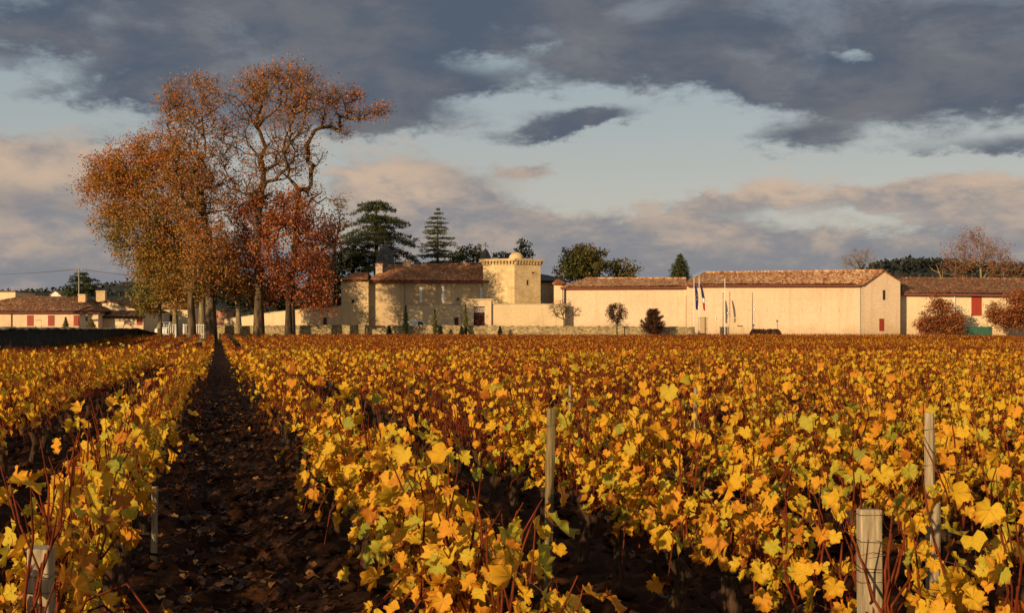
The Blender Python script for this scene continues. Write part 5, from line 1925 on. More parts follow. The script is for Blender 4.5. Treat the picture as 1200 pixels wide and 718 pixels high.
# small trees and shrubs along the walls
broad_tree('bare_sapling', 'spreading leafless sapling in front of the wall right of the tower', 'tree', 179.5, 661, [(661, 380, 0), (661, 374, 0)],
           [(654, 364, 14, 9, 0, 1.0), (670, 364, 12, 9, 0, 1.0), (661, 356, 13, 6, 0, 0.8)], 0.12, LEAF['ivy'], MT['bark_plane'], 80, dens=30, leaves=12, lsize=0.12, spread=0.35, bare=0.3, twigs=6, twig_len=0.55,
           r_tip=0.014)
broad_tree('bare_sapling', 'upright bare sapling against the shaded pavilion wall', 'tree', 177, 430, [(430, 386, 0), (430, 378, 0)],
           [(425, 366, 8, 10, 0, 1.0), (436, 366, 7, 9, 0, 1.0)], 0.08, LEAF['ivy'], MT['bark_pale'], 81, dens=22, leaves=2, lsize=0.1, spread=0.3, bare=0.6, twigs=5, twig_len=0.5, r_tip=0.013)
broad_tree('copper_sapling', 'small round dark copper tree on a thin stem before the lower cellar', 'tree', 176.5, 723, [(723, 388, 0), (723, 378, 0)],
           [(723, 368, 12, 12, 0, 1.0)], 0.09, LEAF['brown'], MT['bark_dark'], 82, dens=50, leaves=34, lsize=0.13, spread=0.3, twigs=6, twig_len=0.5, r_tip=0.014)
conifer('dark_conifer', 'squat dark brown conifer standing before the lower cellar wall', 'tree', 176, 765.5, 362, 391,
        [(0, 1.6), (0.3, 1.55), (0.6, 1.1), (0.85, 0.75), (1, 0.3)], 0.12, LEAF['brown'], 83, whorls=14, per=9, droop=-0.1, lsize=0.2, needle_n=90, ragged=0.22, flat=0.12, rise=0.25)
broad_tree('copper_bush', 'rust-orange bush in front of the outbuilding, left one of the pair', 'bush', 186, 1102, [(1102, 388, 0), (1102, 380, 0)],
           [(1092, 380, 18, 13, 0, 1.0), (1115, 380, 17, 13, 0, 1), (1098, 352, 7, 10, 0, 0.4), (1103, 362, 14, 8, 0, 0.7)], 0.14, LEAF['rust'], MT['bark_dark'], 84, dens=36, leaves=60, lsize=0.17, spread=0.5,
           group='rusty bushes before the outbuilding', tone_jit=0.35, twigs=6, twig_len=0.8)
broad_tree('copper_bush', 'rust-orange bush cut by the right edge of the picture', 'bush', 186, 1184, [(1184, 388, 0), (1184, 378, 0)],
           [(1180, 372, 22, 14, 0, 1.0), (1195, 352, 16, 12, 0, 1), (1205, 372, 16, 16, 0, 1), (1165, 366, 10, 10, 0, 0.5)], 0.16, LEAF['rust'], MT['bark_dark'], 85, dens=32, leaves=60, lsize=0.17, spread=0.5,
           group='rusty bushes before the outbuilding', tone_jit=0.35, twigs=6, twig_len=0.8)


def cypress(label, px, D, py_top, w, name='columnar_cypress', mat='cypress', seed=0, group='slim cypresses before the courtyard wall', cat='tree'):
    rng = np.random.default_rng(seed)
    bz = gz1(WX(px, D), D)
    r = empty(name, (WX(px, D), D, bz))
    tag(r, label, cat, group)
    h = WZ(py_top, D) - bz
    V, F = polytube([(0, 0, -0.2), (0.02, 0, h * 0.5), (0, 0, h * 0.95)], [0.09, 0.06, 0.01], 6)
    obj('trunk', new_mesh('cypress_stem', V, F, MT['bark_dark'], smooth=True), r)
    n = 2600
    t = rng.uniform(0.04, 1, n)
    rad = w * np.clip(np.minimum((1 - t) * 2.2, 0.55 + t * 1.2), 0.02, 1) * (0.85 + 0.3 * np.sin(t * 40 + rng.uniform(0, 6)))
    a = rng.uniform(0, 2 * pi, n)
    q = np.sqrt(rng.uniform(0.35, 1, n))
    C = np.stack([np.cos(a) * rad * q, np.sin(a) * rad * q, t * h], -1)
    V, F, R = leaf_cards(C, 0.13, rng, np.clip(0.3 + 0.5 * rng.uniform(size=n), 0, 1), outward=np.stack([np.cos(a), np.sin(a), 0 * a], -1))
    obj('crown', new_mesh('cypress_sprays', V, F, LEAF[mat], rnd=R), r)


cypress('slim cypress over the rear of the white van', 475.5, 177, 358, 0.38, seed=1)
cypress('slim cypress just right of the white van', 509.5, 177, 362, 0.32, seed=2)
cypress('slim cypress left of the gate portal', 545.5, 177, 357, 0.36, seed=3)
for i, (px, lb) in enumerate(((456, 'little dark shrub below the shaded wing wall'), (516, 'little dark clipped shrub right of the white van'), (541, 'little dark shrub at the foot of the third cypress'),
                              (586, 'little dark clipped shrub right of the gate portal'))):
    cypress(lb, px, 176, 382.5, 0.36, 'clipped_shrub', 'darkfir', 10 + i, 'little dark shrubs along the field wall', 'shrub')
cypress('leafy shrub before the left red door of the farmhouse', 77, 190, 372, 0.5, 'garden_shrub', 'ivy', 20, 'shrubs in the farmhouse garden', 'shrub')
cypress('leafy shrub right of the last red farmhouse door', 107, 190, 374, 0.8, 'garden_shrub', 'ivy', 21, 'shrubs in the farmhouse garden', 'shrub')
# clipped brown hedge by the cellar
hg = empty('clipped_hedge', (WX(897, 179), 179, 0.2))
tag(hg, 'low rounded brown hedge at the foot of the gabled cellar', 'hedge')
rng = np.random.default_rng(9)
n = 5000
hx = rng.uniform(-2.35, 2.35, n)
a = rng.uniform(0, pi, n)
endr = np.clip((2.35 - np.abs(hx)) / 0.5, 0.1, 1) ** 0.5
C = np.stack([hx, np.cos(a) * 0.6 * endr, 0.3 + (np.sin(a) * (WZ(385, 179) - 0.55)) * endr * rng.uniform(0.75, 1, n)], -1)
V, F, R = leaf_cards(C, 0.12, rng, rng.uniform(0.2, 0.9, n), up=0.4)
obj('crown', new_mesh('hedge_leaves', V, F, LEAF['brown'], rnd=R), hg)
V, F = merge([polytube([(q, 0, -0.1), (q + 0.1, 0, 0.6), (q, 0.1, 1.2)], [0.05, 0.04, 0.02], 5) for q in np.linspace(-2, 2, 9)])
obj('stems', new_mesh('hedge_stems', V, F, MT['bark_dark']), hg)['kind'] = 'stuff'
# off-picture trees to the left throw their shade on the farm and its garden
broad_tree('plane_tree', 'plane tree beyond the left edge that shades the farmhouse garden', 'tree', 175, -85, [(-85, 340, 0), (-85, 300, 0)],
           [(-85, 240, 50, 60, 0, 1.0), (-60, 300, 40, 40, 0, 1)], 0.6, LEAF['plane'], MT['bark_plane'], 91, dens=1.6, leaves=40, lsize=0.4, group='plane trees by the manor gate')

for i, (x_, D_, lb) in enumerate(((-66.5, 125, 'tall plane tree outside the left wall, casting shade on the trunks by the railing'), (-63, 117, 'second plane tree outside the left wall, nearer than the first'),
                                  (-74, 138, 'third plane tree outside the left wall, farther than the others'))):
    p_ = 600 + x_ / D_ * 1500
    k_ = 1500 / D_
    top = HZ - (18 - CAM_Z) * k_
    mid = HZ - (9.5 - CAM_Z) * k_
    broad_tree('plane_tree', lb, 'tree', D_, p_, [(p_, mid + 40, 0), (p_, mid, 0)], [(p_, mid, 4.5 * k_, 4.5 * k_, 0, 1.0)], 0.4, LEAF['plane'], MT['bark_plane'], 95 + i, dens=0.9, leaves=22,
               lsize=0.4, group='plane trees outside the left wall')
# ================================================================== VINES
LV_PTS = [(0.0, (0.30, 0.30, 0.035)), (0.14, (0.52, 0.43, 0.035)), (0.35, (0.72, 0.43, 0.02)), (0.6, (0.72, 0.32, 0.018)), (0.8, (0.54, 0.18, 0.012)), (0.92, (0.33, 0.075, 0.012)), (1.0, (0.18, 0.05, 0.012))]
MT['vine_leaf'] = m_leaf('vine_leaf', LV_PTS, 0.3, True, 0.62, True)
MT['vine_leaf_mid'] = m_leaf('vine_leaf_mid', LV_PTS, 0.3, False, 0.65, False, 0.8)
MT['litter'] = m_leaf('fallen_leaves', [(0.0, (0.016, 0.007, 0.004)), (0.5, (0.09, 0.035, 0.012)), (0.85, (0.42, 0.20, 0.05)), (1.0, (0.62, 0.38, 0.05))], 0.1)


def leaf_outline(n_fine, rng):
    """grape leaf: heart-shaped base, five lobes; polar radius around the petiole point"""
    if n_fine:
        ang = [180, 162, 148, 135, 124, 110, 98, 90, 80, 70, 60, 50, 41, 30, 20, 11, 5, 0, -5, -11, -20, -30, -41, -50, -60, -70, -80, -90, -98, -110, -124, -135, -148, -162]
        rad = [0.14, 0.50, 0.62, 0.74, 0.66, 0.70, 0.76, 0.88, 0.76, 0.70, 0.86, 0.98, 0.84, 0.74, 0.86, 0.93, 0.96, 1.10]
        rad = rad + rad[-2:0:-1]
    else:
        ang = [180, 135, 92, 55, 28, 0, -28, -55, -92, -135]
        rad = [0.15, 0.68, 0.80, 0.93, 0.80, 1.03, 0.80, 0.93, 0.80, 0.68]
    j_ = 2.5 if n_fine else 5
    a = np.radians(np.array(ang) + rng.uniform(-j_, j_, len(ang)))
    r = np.array(rad) * rng.uniform(0.90, 1.08, len(rad))
    if rng.uniform() < 0.3:
        b_ = rng.integers(2, len(r) - 4)
        r[b_:b_ + 3] *= rng.uniform(0.5, 0.8)        # a torn or withered lobe
    return np.stack([np.sin(a) * r, np.cos(a) * r], -1)


def leaf_shape(fine, rng):
    """one curled leaf, half-width about 1; centre vertex first"""
    o = leaf_outline(fine, rng)
    P = np.concatenate([[[0, 0.08]], o])
    r = np.linalg.norm(P, axis=1)
    fold = rng.uniform(0.1, 0.95)
    cup = rng.uniform(-0.6, 0.5)
    tip = rng.uniform(-0.3, 0.9)
    z = fold * np.abs(P[:, 0]) * 0.6 + cup * r ** 2 * 0.5 - tip * np.maximum(P[:, 1], 0) ** 2 * 0.5
    z += rng.normal(size=len(z)) * (0.07 if fine else 0.05)
    z += 0.08 * np.sin(np.arctan2(P[:, 0], P[:, 1]) * 5 + rng.uniform(0, 6)) * r * 1.6
    V = np.concatenate([P, z[:, None]], 1)
    n = len(o)
    F = np.array([[0, 1 + (i + 1) % n, 1 + i] for i in range(n)])
    return V, F, P


rngL = np.random.default_rng(77)
FINE = [leaf_shape(True, rngL) for _ in range(20)]
MIDL = [leaf_shape(False, rngL) for _ in range(14)]


def petiole():
    V, F = polytube([(0, 0.05, 0.0), (0, -0.25, -0.12), (0, -0.75, -0.1), (0, -1.15, 0.1)], [0.028, 0.022, 0.02, 0.02], 3)
    return V, F


LEAF_ME = []
for i, (V, F, U) in enumerate(FINE):
    for tone in (0.12, 0.3, 0.42, 0.55, 0.72):
        pv_, pf_ = petiole()
        VV = np.concatenate([V, pv_])
        me = new_mesh('leaf', VV, [F, pf_ + len(V)], [MT['vine_leaf'], MT['cane']], rnd=np.full(len(VV), tone), uv=np.concatenate([U, np.zeros((len(pv_), 2))]),
                      midx=np.concatenate([np.zeros(len(F)), np.ones(len(pf_))]), smooth=True)
        LEAF_ME.append((tone, me))


def cane_paths(rng, lenrow=1.05, n=13, spread=0.62, hk=1.0):
    """canes of one vine: list of point lists in vine space (x across the row, y along it)"""
    out = []
    for i in range(n):
        y0 = rng.uniform(-0.5, 0.5) * lenrow
        z0 = rng.uniform(0.40, 0.55)
        x0 = rng.normal() * 0.03
        L_ = rng.uniform(0.38, 0.78)
        if rng.uniform() < 0.10:
            L_ += 0.2
        L_ *= hk
        lean = rng.normal() * 0.20 * spread
        ly = rng.normal() * 0.16
        if rng.uniform() < 0.12:
            # a cane that has flopped over into the aisle
            sd_ = 1 if rng.uniform() < 0.5 else -1
            w_ = rng.uniform(0.25, 0.48)
            pk = rng.uniform(0.12, 0.3)
            out.append(np.array([(x0, y0, z0), (x0 + sd_ * w_ * 0.3, y0 + ly * .3, z0 + pk * 0.8), (x0 + sd_ * w_ * 0.65, y0 + ly * .6, z0 + pk),
                                 (x0 + sd_ * w_ * 0.92, y0 + ly, z0 + pk * 0.5), (x0 + sd_ * w_ * 1.05, y0 + ly * 1.3, z0 - rng.uniform(0.0, 0.22))]))
            continue
        pts = [(x0, y0, z0)]
        for t in (0.25, 0.5, 0.75, 1.0):
            droop = 0.0 if abs(lean) < 0.25 else 0.18 * t * t
            pts.append((x0 + lean * L_ * (t + 0.5 * t * t) + rng.normal() * 0.018, y0 + ly * t + rng.normal() * 0.02, z0 + L_ * (t - droop * t)))
        out.append(np.array(pts))
    return out


def trunk_geo(rng, lenrow=1.05):
    b = rng.normal(size=2) * 0.05
    parts = []
    k = rng.uniform(0.035, 0.05)
    parts.append(polytube([(0, 0, -0.12), (b[0] * .6, b[1] * .5, 0.14), (b[0] * 1.4, b[1], 0.3), (b[0] * .3, b[1] * .4, 0.43), (0, 0, 0.5)],
                          [k * 1.5, k * 1.05, k * 1.25, k * 0.95, k * 1.1], 8))
    for s in (-1, 1):
        e = rng.uniform(0.32, 0.5) * lenrow
        parts.append(polytube([(0, 0, 0.46), (rng.normal() * .02, s * e * .4, 0.50), (rng.normal() * .02, s * e * .75, 0.46), (rng.normal() * .02, s * e, 0.50)],
                              [k * 0.9, k * 0.62, k * 0.5, k * 0.3], 6))
    V, F = merge(parts)
    # bark relief
    V = V + rng.normal(size=V.shape) * 0.004
    return V, F


def leaf_spots(rng, canes, per_cane):
    """where the leaves sit: base, facing, tip direction, size"""
    C, Nn, Sz, Tn = [], [], [], []
    for c in canes:
        if rng.uniform() < 0.22:
            continue
        k = max(2, int(per_cane * rng.uniform(0.55, 1.4)))
        t = rng.uniform(0.12, 1.0, k) * 4
        i = np.minimum(t.astype(int), 3)
        f = (t - i)[:, None]
        p = c[i] * (1 - f) + c[i + 1] * f
        a = rng.uniform(0, 2 * pi, k)
        side = np.where(rng.uniform(size=k) < 0.5, -1, 1)
        off = np.stack([side * rng.uniform(0.02, 0.13, k), rng.normal(size=k) * 0.07, rng.uniform(-0.06, 0.05, k)], -1)
        C.append(p + off)
        nrm = np.stack([side * rng.uniform(0.2, 1.1, k), rng.normal(size=k) * 0.55, rng.uniform(0.05, 0.95, k)], -1)
        Nn.append(unit(nrm))
        Sz.append(np.clip(rng.normal(0.049, 0.017, k), 0.020, 0.085) * (1.12 - 0.12 * t / 4))
        Tn.append(rng.normal(0.42, 0.17, k))
    return np.concatenate(C), np.concatenate(Nn), np.concatenate(Sz), np.concatenate(Tn)


def leaf_frames(Nn, rng):
    """tip of the leaf hangs down its own plane"""
    down = np.array([0, 0, -1.0]) + rng.normal(size=Nn.shape) * 0.45
    y = unit(down - Nn * (down * Nn).sum(1, keepdims=True))
    x = np.cross(y, Nn)
    return x, y


def leaves_mesh(shapes, C, Nn, Sz, Tn, rng):
    x, y = leaf_frames(Nn, rng)
    Vs, Fs, Rs, Us, o = [], [], [], [], 0
    which = rng.integers(0, len(shapes), len(C))
    for w, (V, F, U) in enumerate(shapes):
        sel = np.where(which == w)[0]
        if not len(sel):
            continue
        s = Sz[sel][:, None, None]
        P = C[sel][:, None] + (x[sel][:, None] * V[None, :, 0:1] + y[sel][:, None] * V[None, :, 1:2] + Nn[sel][:, None] * V[None, :, 2:3]) * s
        n, k = len(sel), len(V)
        Vs.append(P.reshape(-1, 3))
        Fs.append((F[None] + (np.arange(n) * k)[:, None, None]).reshape(-1, 3) + o)
        Rs.append(np.repeat(Tn[sel], k))
        Us.append(np.tile(U, (n, 1)))
        o += n * k
    return np.concatenate(Vs), np.concatenate(Fs), np.concatenate(Rs), np.concatenate(Us)


def canes_mesh(canes, rng, k=4, r=0.0055):
    return merge([polytube(c, [r * 1.15, r, r * 0.9, r * 0.7, r * 0.35], k) for c in canes])


# ---- all vine places
ANG = atan2(-RD.x, RD.y)         # vine y axis lies along the row
places = []
rngP = random.Random(5)
for k in range(-6, 60):
    X = ROW0 + ROWS * k
    s = -4.0 + rngP.uniform(0, 0.8)
    j = 0
    while s < ROW_END / RD.y + 12:
        p = rowpt(X, s)
        j += 1
        if p.y < ROW_END and -0.42 * p.y - 10 < p.x < 0.42 * p.y + 6 and p.y > -4 and not (0.3 < p.y < 3.1 and abs(p.x) < 0.45 * p.y + 0.9):
            places.append((k, j, s, p.x, p.y))
        s += 1.0 + rngP.uniform(-0.06, 0.06) + (1.0 if rngP.random() < 0.05 and p.y > 11 else 0)


def in_view(x, y):
    if y < 2.2:
        return False
    px = CXP + FPX * x / y
    if not (-70 < px < 1270):
        return False
    return HZ + FPX * (CAM_Z - 1.1) / y < 735


cand = sorted([q for q in places if in_view(q[3], q[4])], key=lambda q: q[4] ** 2 + q[3] ** 2)
singles = cand[:300]
sset = set((q[0], q[1]) for q in singles)
rest = [q for q in places if (q[0], q[1]) not in sset]
NEAR_N = 34
near_keys = set((q[0], q[1]) for q in singles[:NEAR_N])
DENSE = lambda y: 9.0

# prototypes for the middle distance
PROTO = []
for v in range(20):
    rg = np.random.default_rng(300 + v)
    shady = v >= 14          # left rows: low leaves left out so their sides look shaded
    cs = cane_paths(rg, n=27)
    C, Nn, Sz, Tn = leaf_spots(rg, cs, 0.7 + 0.52 * v if not shady else 3.0 + 1.1 * (v - 14))
    if shady:
        ok_ = C[:, 2] > 0.66 + 0.06 * rg.normal(size=len(C))
        C, Nn, Sz, Tn = C[ok_], Nn[ok_], Sz[ok_], Tn[ok_]
    Tn = Tn + (max(0, 13 - v) if not shady else 8) * 0.012
    tv, tf = trunk_geo(rg)
    cv, cf = canes_mesh(cs, rg, 3, 0.0052)
    lv, lf, lr, lu = leaves_mesh(MIDL, C, Nn, Sz, np.clip(Tn, 0, 1), rg)
    PROTO.append((new_mesh('vine_trunk', tv, tf, MT['vine_bark'], smooth=True), new_mesh('vine_canes', cv, cf, MT['cane'], smooth=True),
                  new_mesh('vine_leaves', lv, lf, MT['vine_leaf_mid'], rnd=lr, smooth=True), (cs, C, Nn, Sz, Tn)))

POSTS = [(1020, 5.35, 0.12, 0), (48, 4.6, 0.08, 0), (641, 8.6, 0.07, 0.72), (1091, 7.9, 0.07, 0.5)]


def clear_of_posts(C, x, y):
    """pickers and the wind keep the side of a post that faces the headland free of leaves"""
    c, s = cos(ANG), sin(ANG)
    wx = x + C[:, 0] * c - C[:, 1] * s
    wy = y + C[:, 0] * s + C[:, 1] * c
    ok = np.ones(len(C), bool)
    for px, D, r, zl in POSTS:
        X_ = WX(px, D)
        ok &= ~((np.abs(wx - X_ * np.clip(wy / D, 0, 1)) < r) & (wy > D - 1.6) & (wy < D + 0.12) & (C[:, 2] > zl))
    return ok


rngK = np.random.default_rng(9)


def pick(k, x, y):
    # vigour drifts over the field; left rows thinned so their sides read shaded
    v = 6.6 + 16 * float(vnoise(np.array([x * 0.16]), np.array([y * 0.10]), 31)[0]) + rngK.normal() * 2.6 - (4.5 if k <= 0 else 0) - max(0, (y - 14) * 0.07)
    if k <= 0:
        return 14 + int(min(5, max(0, round(2.5 + (v - 3) * 0.6))))
    return int(min(13, max(0, round(v))))


ORD = ['nearest', 'second', 'third', 'fourth', 'fifth', 'sixth', 'seventh', 'eighth', 'ninth', 'tenth', 'eleventh', 'twelfth', 'thirteenth', 'fourteenth', 'fifteenth', 'sixteenth', 'seventeenth', 'eighteenth', 'nineteenth', 'twentieth']
WORDS = ['first', 'second', 'third', 'fourth', 'fifth', 'sixth', 'seventh', 'eighth', 'ninth', 'tenth', 'eleventh', 'twelfth', 'thirteenth', 'fourteenth', 'fifteenth', 'sixteenth']


def row_name(k):
    return ('%s row left of the dark aisle' % WORDS[-k]) if k <= 0 else ('%s row right of the dark aisle' % WORDS[min(k - 1, 15)])


byrow = {}
for q in singles:
    byrow.setdefault(q[0], []).append(q)
rank = {}
for k, lst in byrow.items():
    for i, q in enumerate(sorted(lst, key=lambda q: q[2])):
        rank[(q[0], q[1])] = (i, len(lst))
for idx, (k, j, s, x, y) in enumerate(singles):
    i, n = rank[(k, j)]
    if i < len(ORD):
        lab = '%s grapevine in view along the %s' % (ORD[i], row_name(k)) if i else 'nearest grapevine in view in the %s' % row_name(k)
        grp = 'grapevines of the ' + row_name(k)
    else:
        lab = 'grapevine deep in the %s, past its twentieth plant' % row_name(k)
        grp = 'farther grapevines of the ' + row_name(k)
    root = empty('grapevine', (x, y, gz1(x, y)), ANG + (pi if (idx * 7) % 3 == 0 and (k, j) not in near_keys else 0))
    tag(root, lab, 'grapevine', grp)
    if (k, j) in near_keys:
        rg = np.random.default_rng(1000 + k * 97 + j)
        cs = cane_paths(rg, n=20, hk=0.6 if y < 3.9 else (0.8 if y < 4.9 else 1.0))
        C, Nn, Sz, Tn = leaf_spots(rg, cs, rg.uniform(8.5, 15.0) if k > 0 else rg.uniform(6.0, 10.5))
        keep = clear_of_posts(C, x, y)
        if k > 0:
            keep &= C[:, 2] > 0.44 + 0.06 * rg.normal(size=len(C))
        if k <= 0 and y > 6:
            keep &= C[:, 2] > 0.60 + 0.08 * rg.normal(size=len(C))
        C, Nn, Sz, Tn = C[keep], Nn[keep], Sz[keep], Tn[keep]
        tv, tf = trunk_geo(rg)
        obj('trunk', new_mesh('vine_trunk', tv, tf, MT['vine_bark'], smooth=True), root)
        for c in cs:
            V, F = polytube(c, [0.0068, 0.006, 0.0055, 0.0045, 0.0022], 5)
            obj('cane', new_mesh('vine_cane', V, F, MT['cane'], smooth=True), root)
        # tendrils and side shoots
        parts = []
        for _ in range(14):
            c = cs[rg.integers(len(cs))]
            p = c[rg.integers(1, 5)]
            d = unit(rg.normal(size=3) + np.array([0, 0, 0.3]))
            q1 = p + d * 0.06
            q2 = q1 + unit(d + rg.normal(size=3) * 0.7) * 0.07
            parts.append(polytube([p, q1, q2], [0.0022, 0.0017, 0.001], 3))
        V, F = merge(parts)
        obj('tendrils', new_mesh('vine_tendrils', V, F, MT['cane']), root)['kind'] = 'stuff'
        lx, ly = leaf_frames(Nn, rg)
        for q in range(len(C)):
            tone = Tn[q]
            opts = [m2 for t2, m2 in LEAF_ME if abs(t2 - tone) < 0.1] or [LEAF_ME[0 if tone < 0.1 else -1][1]]
            me = opts[rg.integers(len(opts))]
            o = bpy.data.objects.new('leaf', me)
            R = Matrix((tuple(lx[q]), tuple(ly[q]), tuple(Nn[q]))).transposed().to_4x4()
            o.matrix_basis = Matrix.Translation(tuple(C[q])) @ R @ Matrix.Scale(float(Sz[q]), 4)
            o.parent = root
            COL.objects.link(o)
    else:
        pr = PROTO[pick(k, x, y)]
        obj('trunk', pr[0], root)
        obj('canes', pr[1], root)['kind'] = 'stuff'
        obj('foliage', pr[2], root)['kind'] = 'stuff'

# ---- the rest of the vineyard: one body of vines, thinner in detail the farther away
Vt, Ft, ot = [], [], 0
Vl, Fl, Rl, ol = [], [], [], 0
Vc, Fc, oc = [], [], 0
rg = np.random.default_rng(4)
close = [q for q in rest if q[4] < 42]
far = [q for q in rest if q[4] >= 42]


def place(V, x, y, z, a):
    c, s = cos(a), sin(a)
    return np.stack([x + V[:, 0] * c - V[:, 1] * s, y + V[:, 0] * s + V[:, 1] * c, z + V[:, 2]], -1)


def pull(me):
    v = np.zeros(len(me.vertices) * 3, dtype=np.float32)
    me.vertices.foreach_get('co', v)
    li = np.zeros(len(me.loops), dtype=np.int32)
    me.loops.foreach_get('vertex_index', li)
    k = me.polygons[0].loop_total
    r = None
    if 'rnd' in me.attributes:
        r = np.zeros(len(me.vertices), dtype=np.float32)
        me.attributes['rnd'].data.foreach_get('value', r)
    return v.reshape(-1, 3), li.reshape(-1, k), r


PULL = [tuple(pull(m2) for m2 in pr[:3]) for pr in PROTO]
for q in close:
    k, j, s, x, y = q
    pr = PULL[pick(k, x, y)]
    a = ANG + (pi if rg.uniform() < 0.5 else 0)
    z = gz1(x, y)
    V, F, _ = pr[0]
    Vt.append(place(V, x, y, z, a)); Ft.append(F + ot); ot += len(V)
    V, F, _ = pr[1]
    Vc.append(place(V, x, y, z, a)); Fc.append(F + oc); oc += len(V)
    V, F, R = pr[2]
    Vl.append(place(V, x, y, z, a)); Fl.append(F + ol); Rl.append(R); ol += len(V)
# far vines: cards sitting on canes
fx = np.array([q[3] for q in far]); fy = np.array([q[4] for q in far]); fk = np.array([q[0] for q in far])
fz = ground_z(fx, fy)
lf_n = (np.where(fy < 75, 34, np.where(fy < 115, 26, 21)) * (1.0 + 1.1 * vnoise(fx * 0.15, fy * 0.09, 33)) * np.where(fk <= 0, 0.8, 1.0)).astype(int)
cn_n = np.where(fy < 75, 18, np.where(fy < 115, 15, 13))
I = np.repeat(np.arange(len(far)), lf_n)
n = len(I)
u = np.stack([np.clip(rg.normal(size=n) * 0.17, -0.45, 0.45), rg.uniform(-0.52, 0.52, n), 0.50 + 0.62 * rg.beta(1.8, 1.3, n)], -1)
P = np.stack([fx[I] + RN.x * u[:, 0] + RD.x * u[:, 1], fy[I] + RN.y * u[:, 0] + RD.y * u[:, 1], fz[I] + u[:, 2]], -1)
nrm = np.stack([rg.normal(size=n) * 0.7, -0.4 + rg.normal(size=n) * 0.6, rg.uniform(0.1, 0.9, n)], -1)
patch = np.array(vnoise(P[:, 0] * 0.05, P[:, 1] * 0.05, 21)) + 0.5 * np.array(vnoise(P[:, 0] * 0.3, P[:, 1] * 0.3, 22))
rn = np.clip(0.56 + 0.36 * patch + rg.normal(size=n) * 0.2 + 0.0012 * (P[:, 1] - 42), 0, 1)
V, F, R = leaf_cards(P, 0.118, rg, rn, outward=nrm, sag=0.2)
Vl_far, Fl_far, Rl_far = V, F, R
I = np.repeat(np.arange(len(far)), cn_n)
n = len(I)
u = np.stack([rg.normal(size=n) * 0.06, rg.uniform(-0.52, 0.52, n)], -1)
P0 = np.stack([fx[I] + RN.x * u[:, 0] + RD.x * u[:, 1], fy[I] + RN.y * u[:, 0] + RD.y * u[:, 1], fz[I] + 0.45], -1)
P1 = P0 + np.stack([rg.normal(size=n) * 0.14, rg.normal(size=n) * 0.14, rg.uniform(0.45, 0.85, n)], -1)
Vcf, Fcf = tubes(P0, P1, np.full(n, 0.013), np.full(n, 0.007), 3)
I = np.arange(len(far))[fy < 80]
P0 = np.stack([fx[I], fy[I], fz[I] - 0.05], -1)
Vtf, Ftf = tubes(P0, P0 + np.array([0, 0, 0.55]), np.full(len(I), 0.05), np.full(len(I), 0.035), 5)

vy = empty('vineyard_rows', (0, 60, 0))
tag(vy, 'endless rows of orange and gold vines stretching to the far walls', 'vineyard', kind='stuff')
off = np.array([0, 60, 0])
Vt.append(Vtf); Ft.append(Ftf + ot)
Vc.append(Vcf); Fc.append(Fcf + oc)
for nm, V, F, mt, R in (('trunks', np.concatenate(Vt), np.concatenate(Ft), MT['vine_bark'], None), ('canes', np.concatenate(Vc), np.concatenate(Fc), MT['cane'], None)):
    obj(nm, new_mesh('vineyard_' + nm, V - off, F, mt, smooth=True), vy)['kind'] = 'stuff'
Vn = np.concatenate(Vl)
me = new_mesh('vineyard_leaves', np.concatenate([Vn, Vl_far]) - off, [np.concatenate(Fl), Fl_far + len(Vn)], MT['vine_leaf_mid'], rnd=np.concatenate(Rl + [Rl_far]))
obj('leaves', me, vy)['kind'] = 'stuff'

# ---- fallen leaves on the soil
n = 17000
yy = 3 + 52 * rg.uniform(size=n) ** 1.5
kk = rg.integers(-7, 14, n)
Xr = ROW0 + ROWS * (kk + 0.5) + rg.normal(size=n) * 0.5
half = n // 3
Xr[:half] = ROW0 + ROWS * 0.5 + rg.normal(size=half) * 0.42
yy[:half] = 4 + 30 * rg.uniform(size=half)
sx = yy / RD.y
px_ = RN.x * Xr + RD.x * sx
py_ = RN.y * Xr + RD.y * sx
ok = (np.abs(px_) < 0.46 * py_ + 2)
px_, py_ = px_[ok], py_[ok]
C = np.stack([px_, py_, ground_z(px_, py_) + 0.018], -1)
Nn = unit(np.stack([rg.normal(size=len(C)) * 0.4, rg.normal(size=len(C)) * 0.4, np.ones(len(C))], -1))
V, F, R, U = leaves_mesh(MIDL, C, Nn, np.clip(rg.normal(0.038, 0.013, len(C)), 0.015, 0.08), np.clip(rg.beta(0.8, 1.9, len(C)), 0, 1), rg)
tag(obj('fallen_leaves', new_mesh('fallen_leaves', V, F, MT['litter'], rnd=R)), 'brown and yellow fallen leaves strewn over the furrowed soil', 'leaf litter', kind='stuff')

# clods of earth thrown up in the aisles
n = 9000
yy = 3 + 26 * rg.uniform(size=n) ** 1.2
Xr = ROW0 + ROWS * (rg.integers(-4, 7, n) + 0.5) + rg.normal(size=n) * 0.42
px_ = RN.x * Xr + RD.x * yy / RD.y
py_ = RN.y * Xr + RD.y * yy / RD.y
sz = np.clip(rg.lognormal(-3.35, 0.55, n), 0.012, 0.10)
ico = np.array([[0, 0, 1], [.9, 0, .3], [.28, .85, .3], [-.72, .53, .3], [-.72, -.53, .3], [.28, -.85, .3], [0, 0, -.6]])
icf = np.array([[0, 1, 2], [0, 2, 3], [0, 3, 4], [0, 4, 5], [0, 5, 1], [6, 2, 1], [6, 3, 2], [6, 4, 3], [6, 5, 4], [6, 1, 5]])
V = ico[None] * (1 + rg.normal(size=(n, 7, 3)) * 0.22) * sz[:, None, None] * np.array([1.25, 0.9, 0.7])
V += np.stack([px_, py_, ground_z(px_, py_) + 0.004], -1)[:, None]
F = (icf[None] + (np.arange(n) * 7)[:, None, None]).reshape(-1, 3)
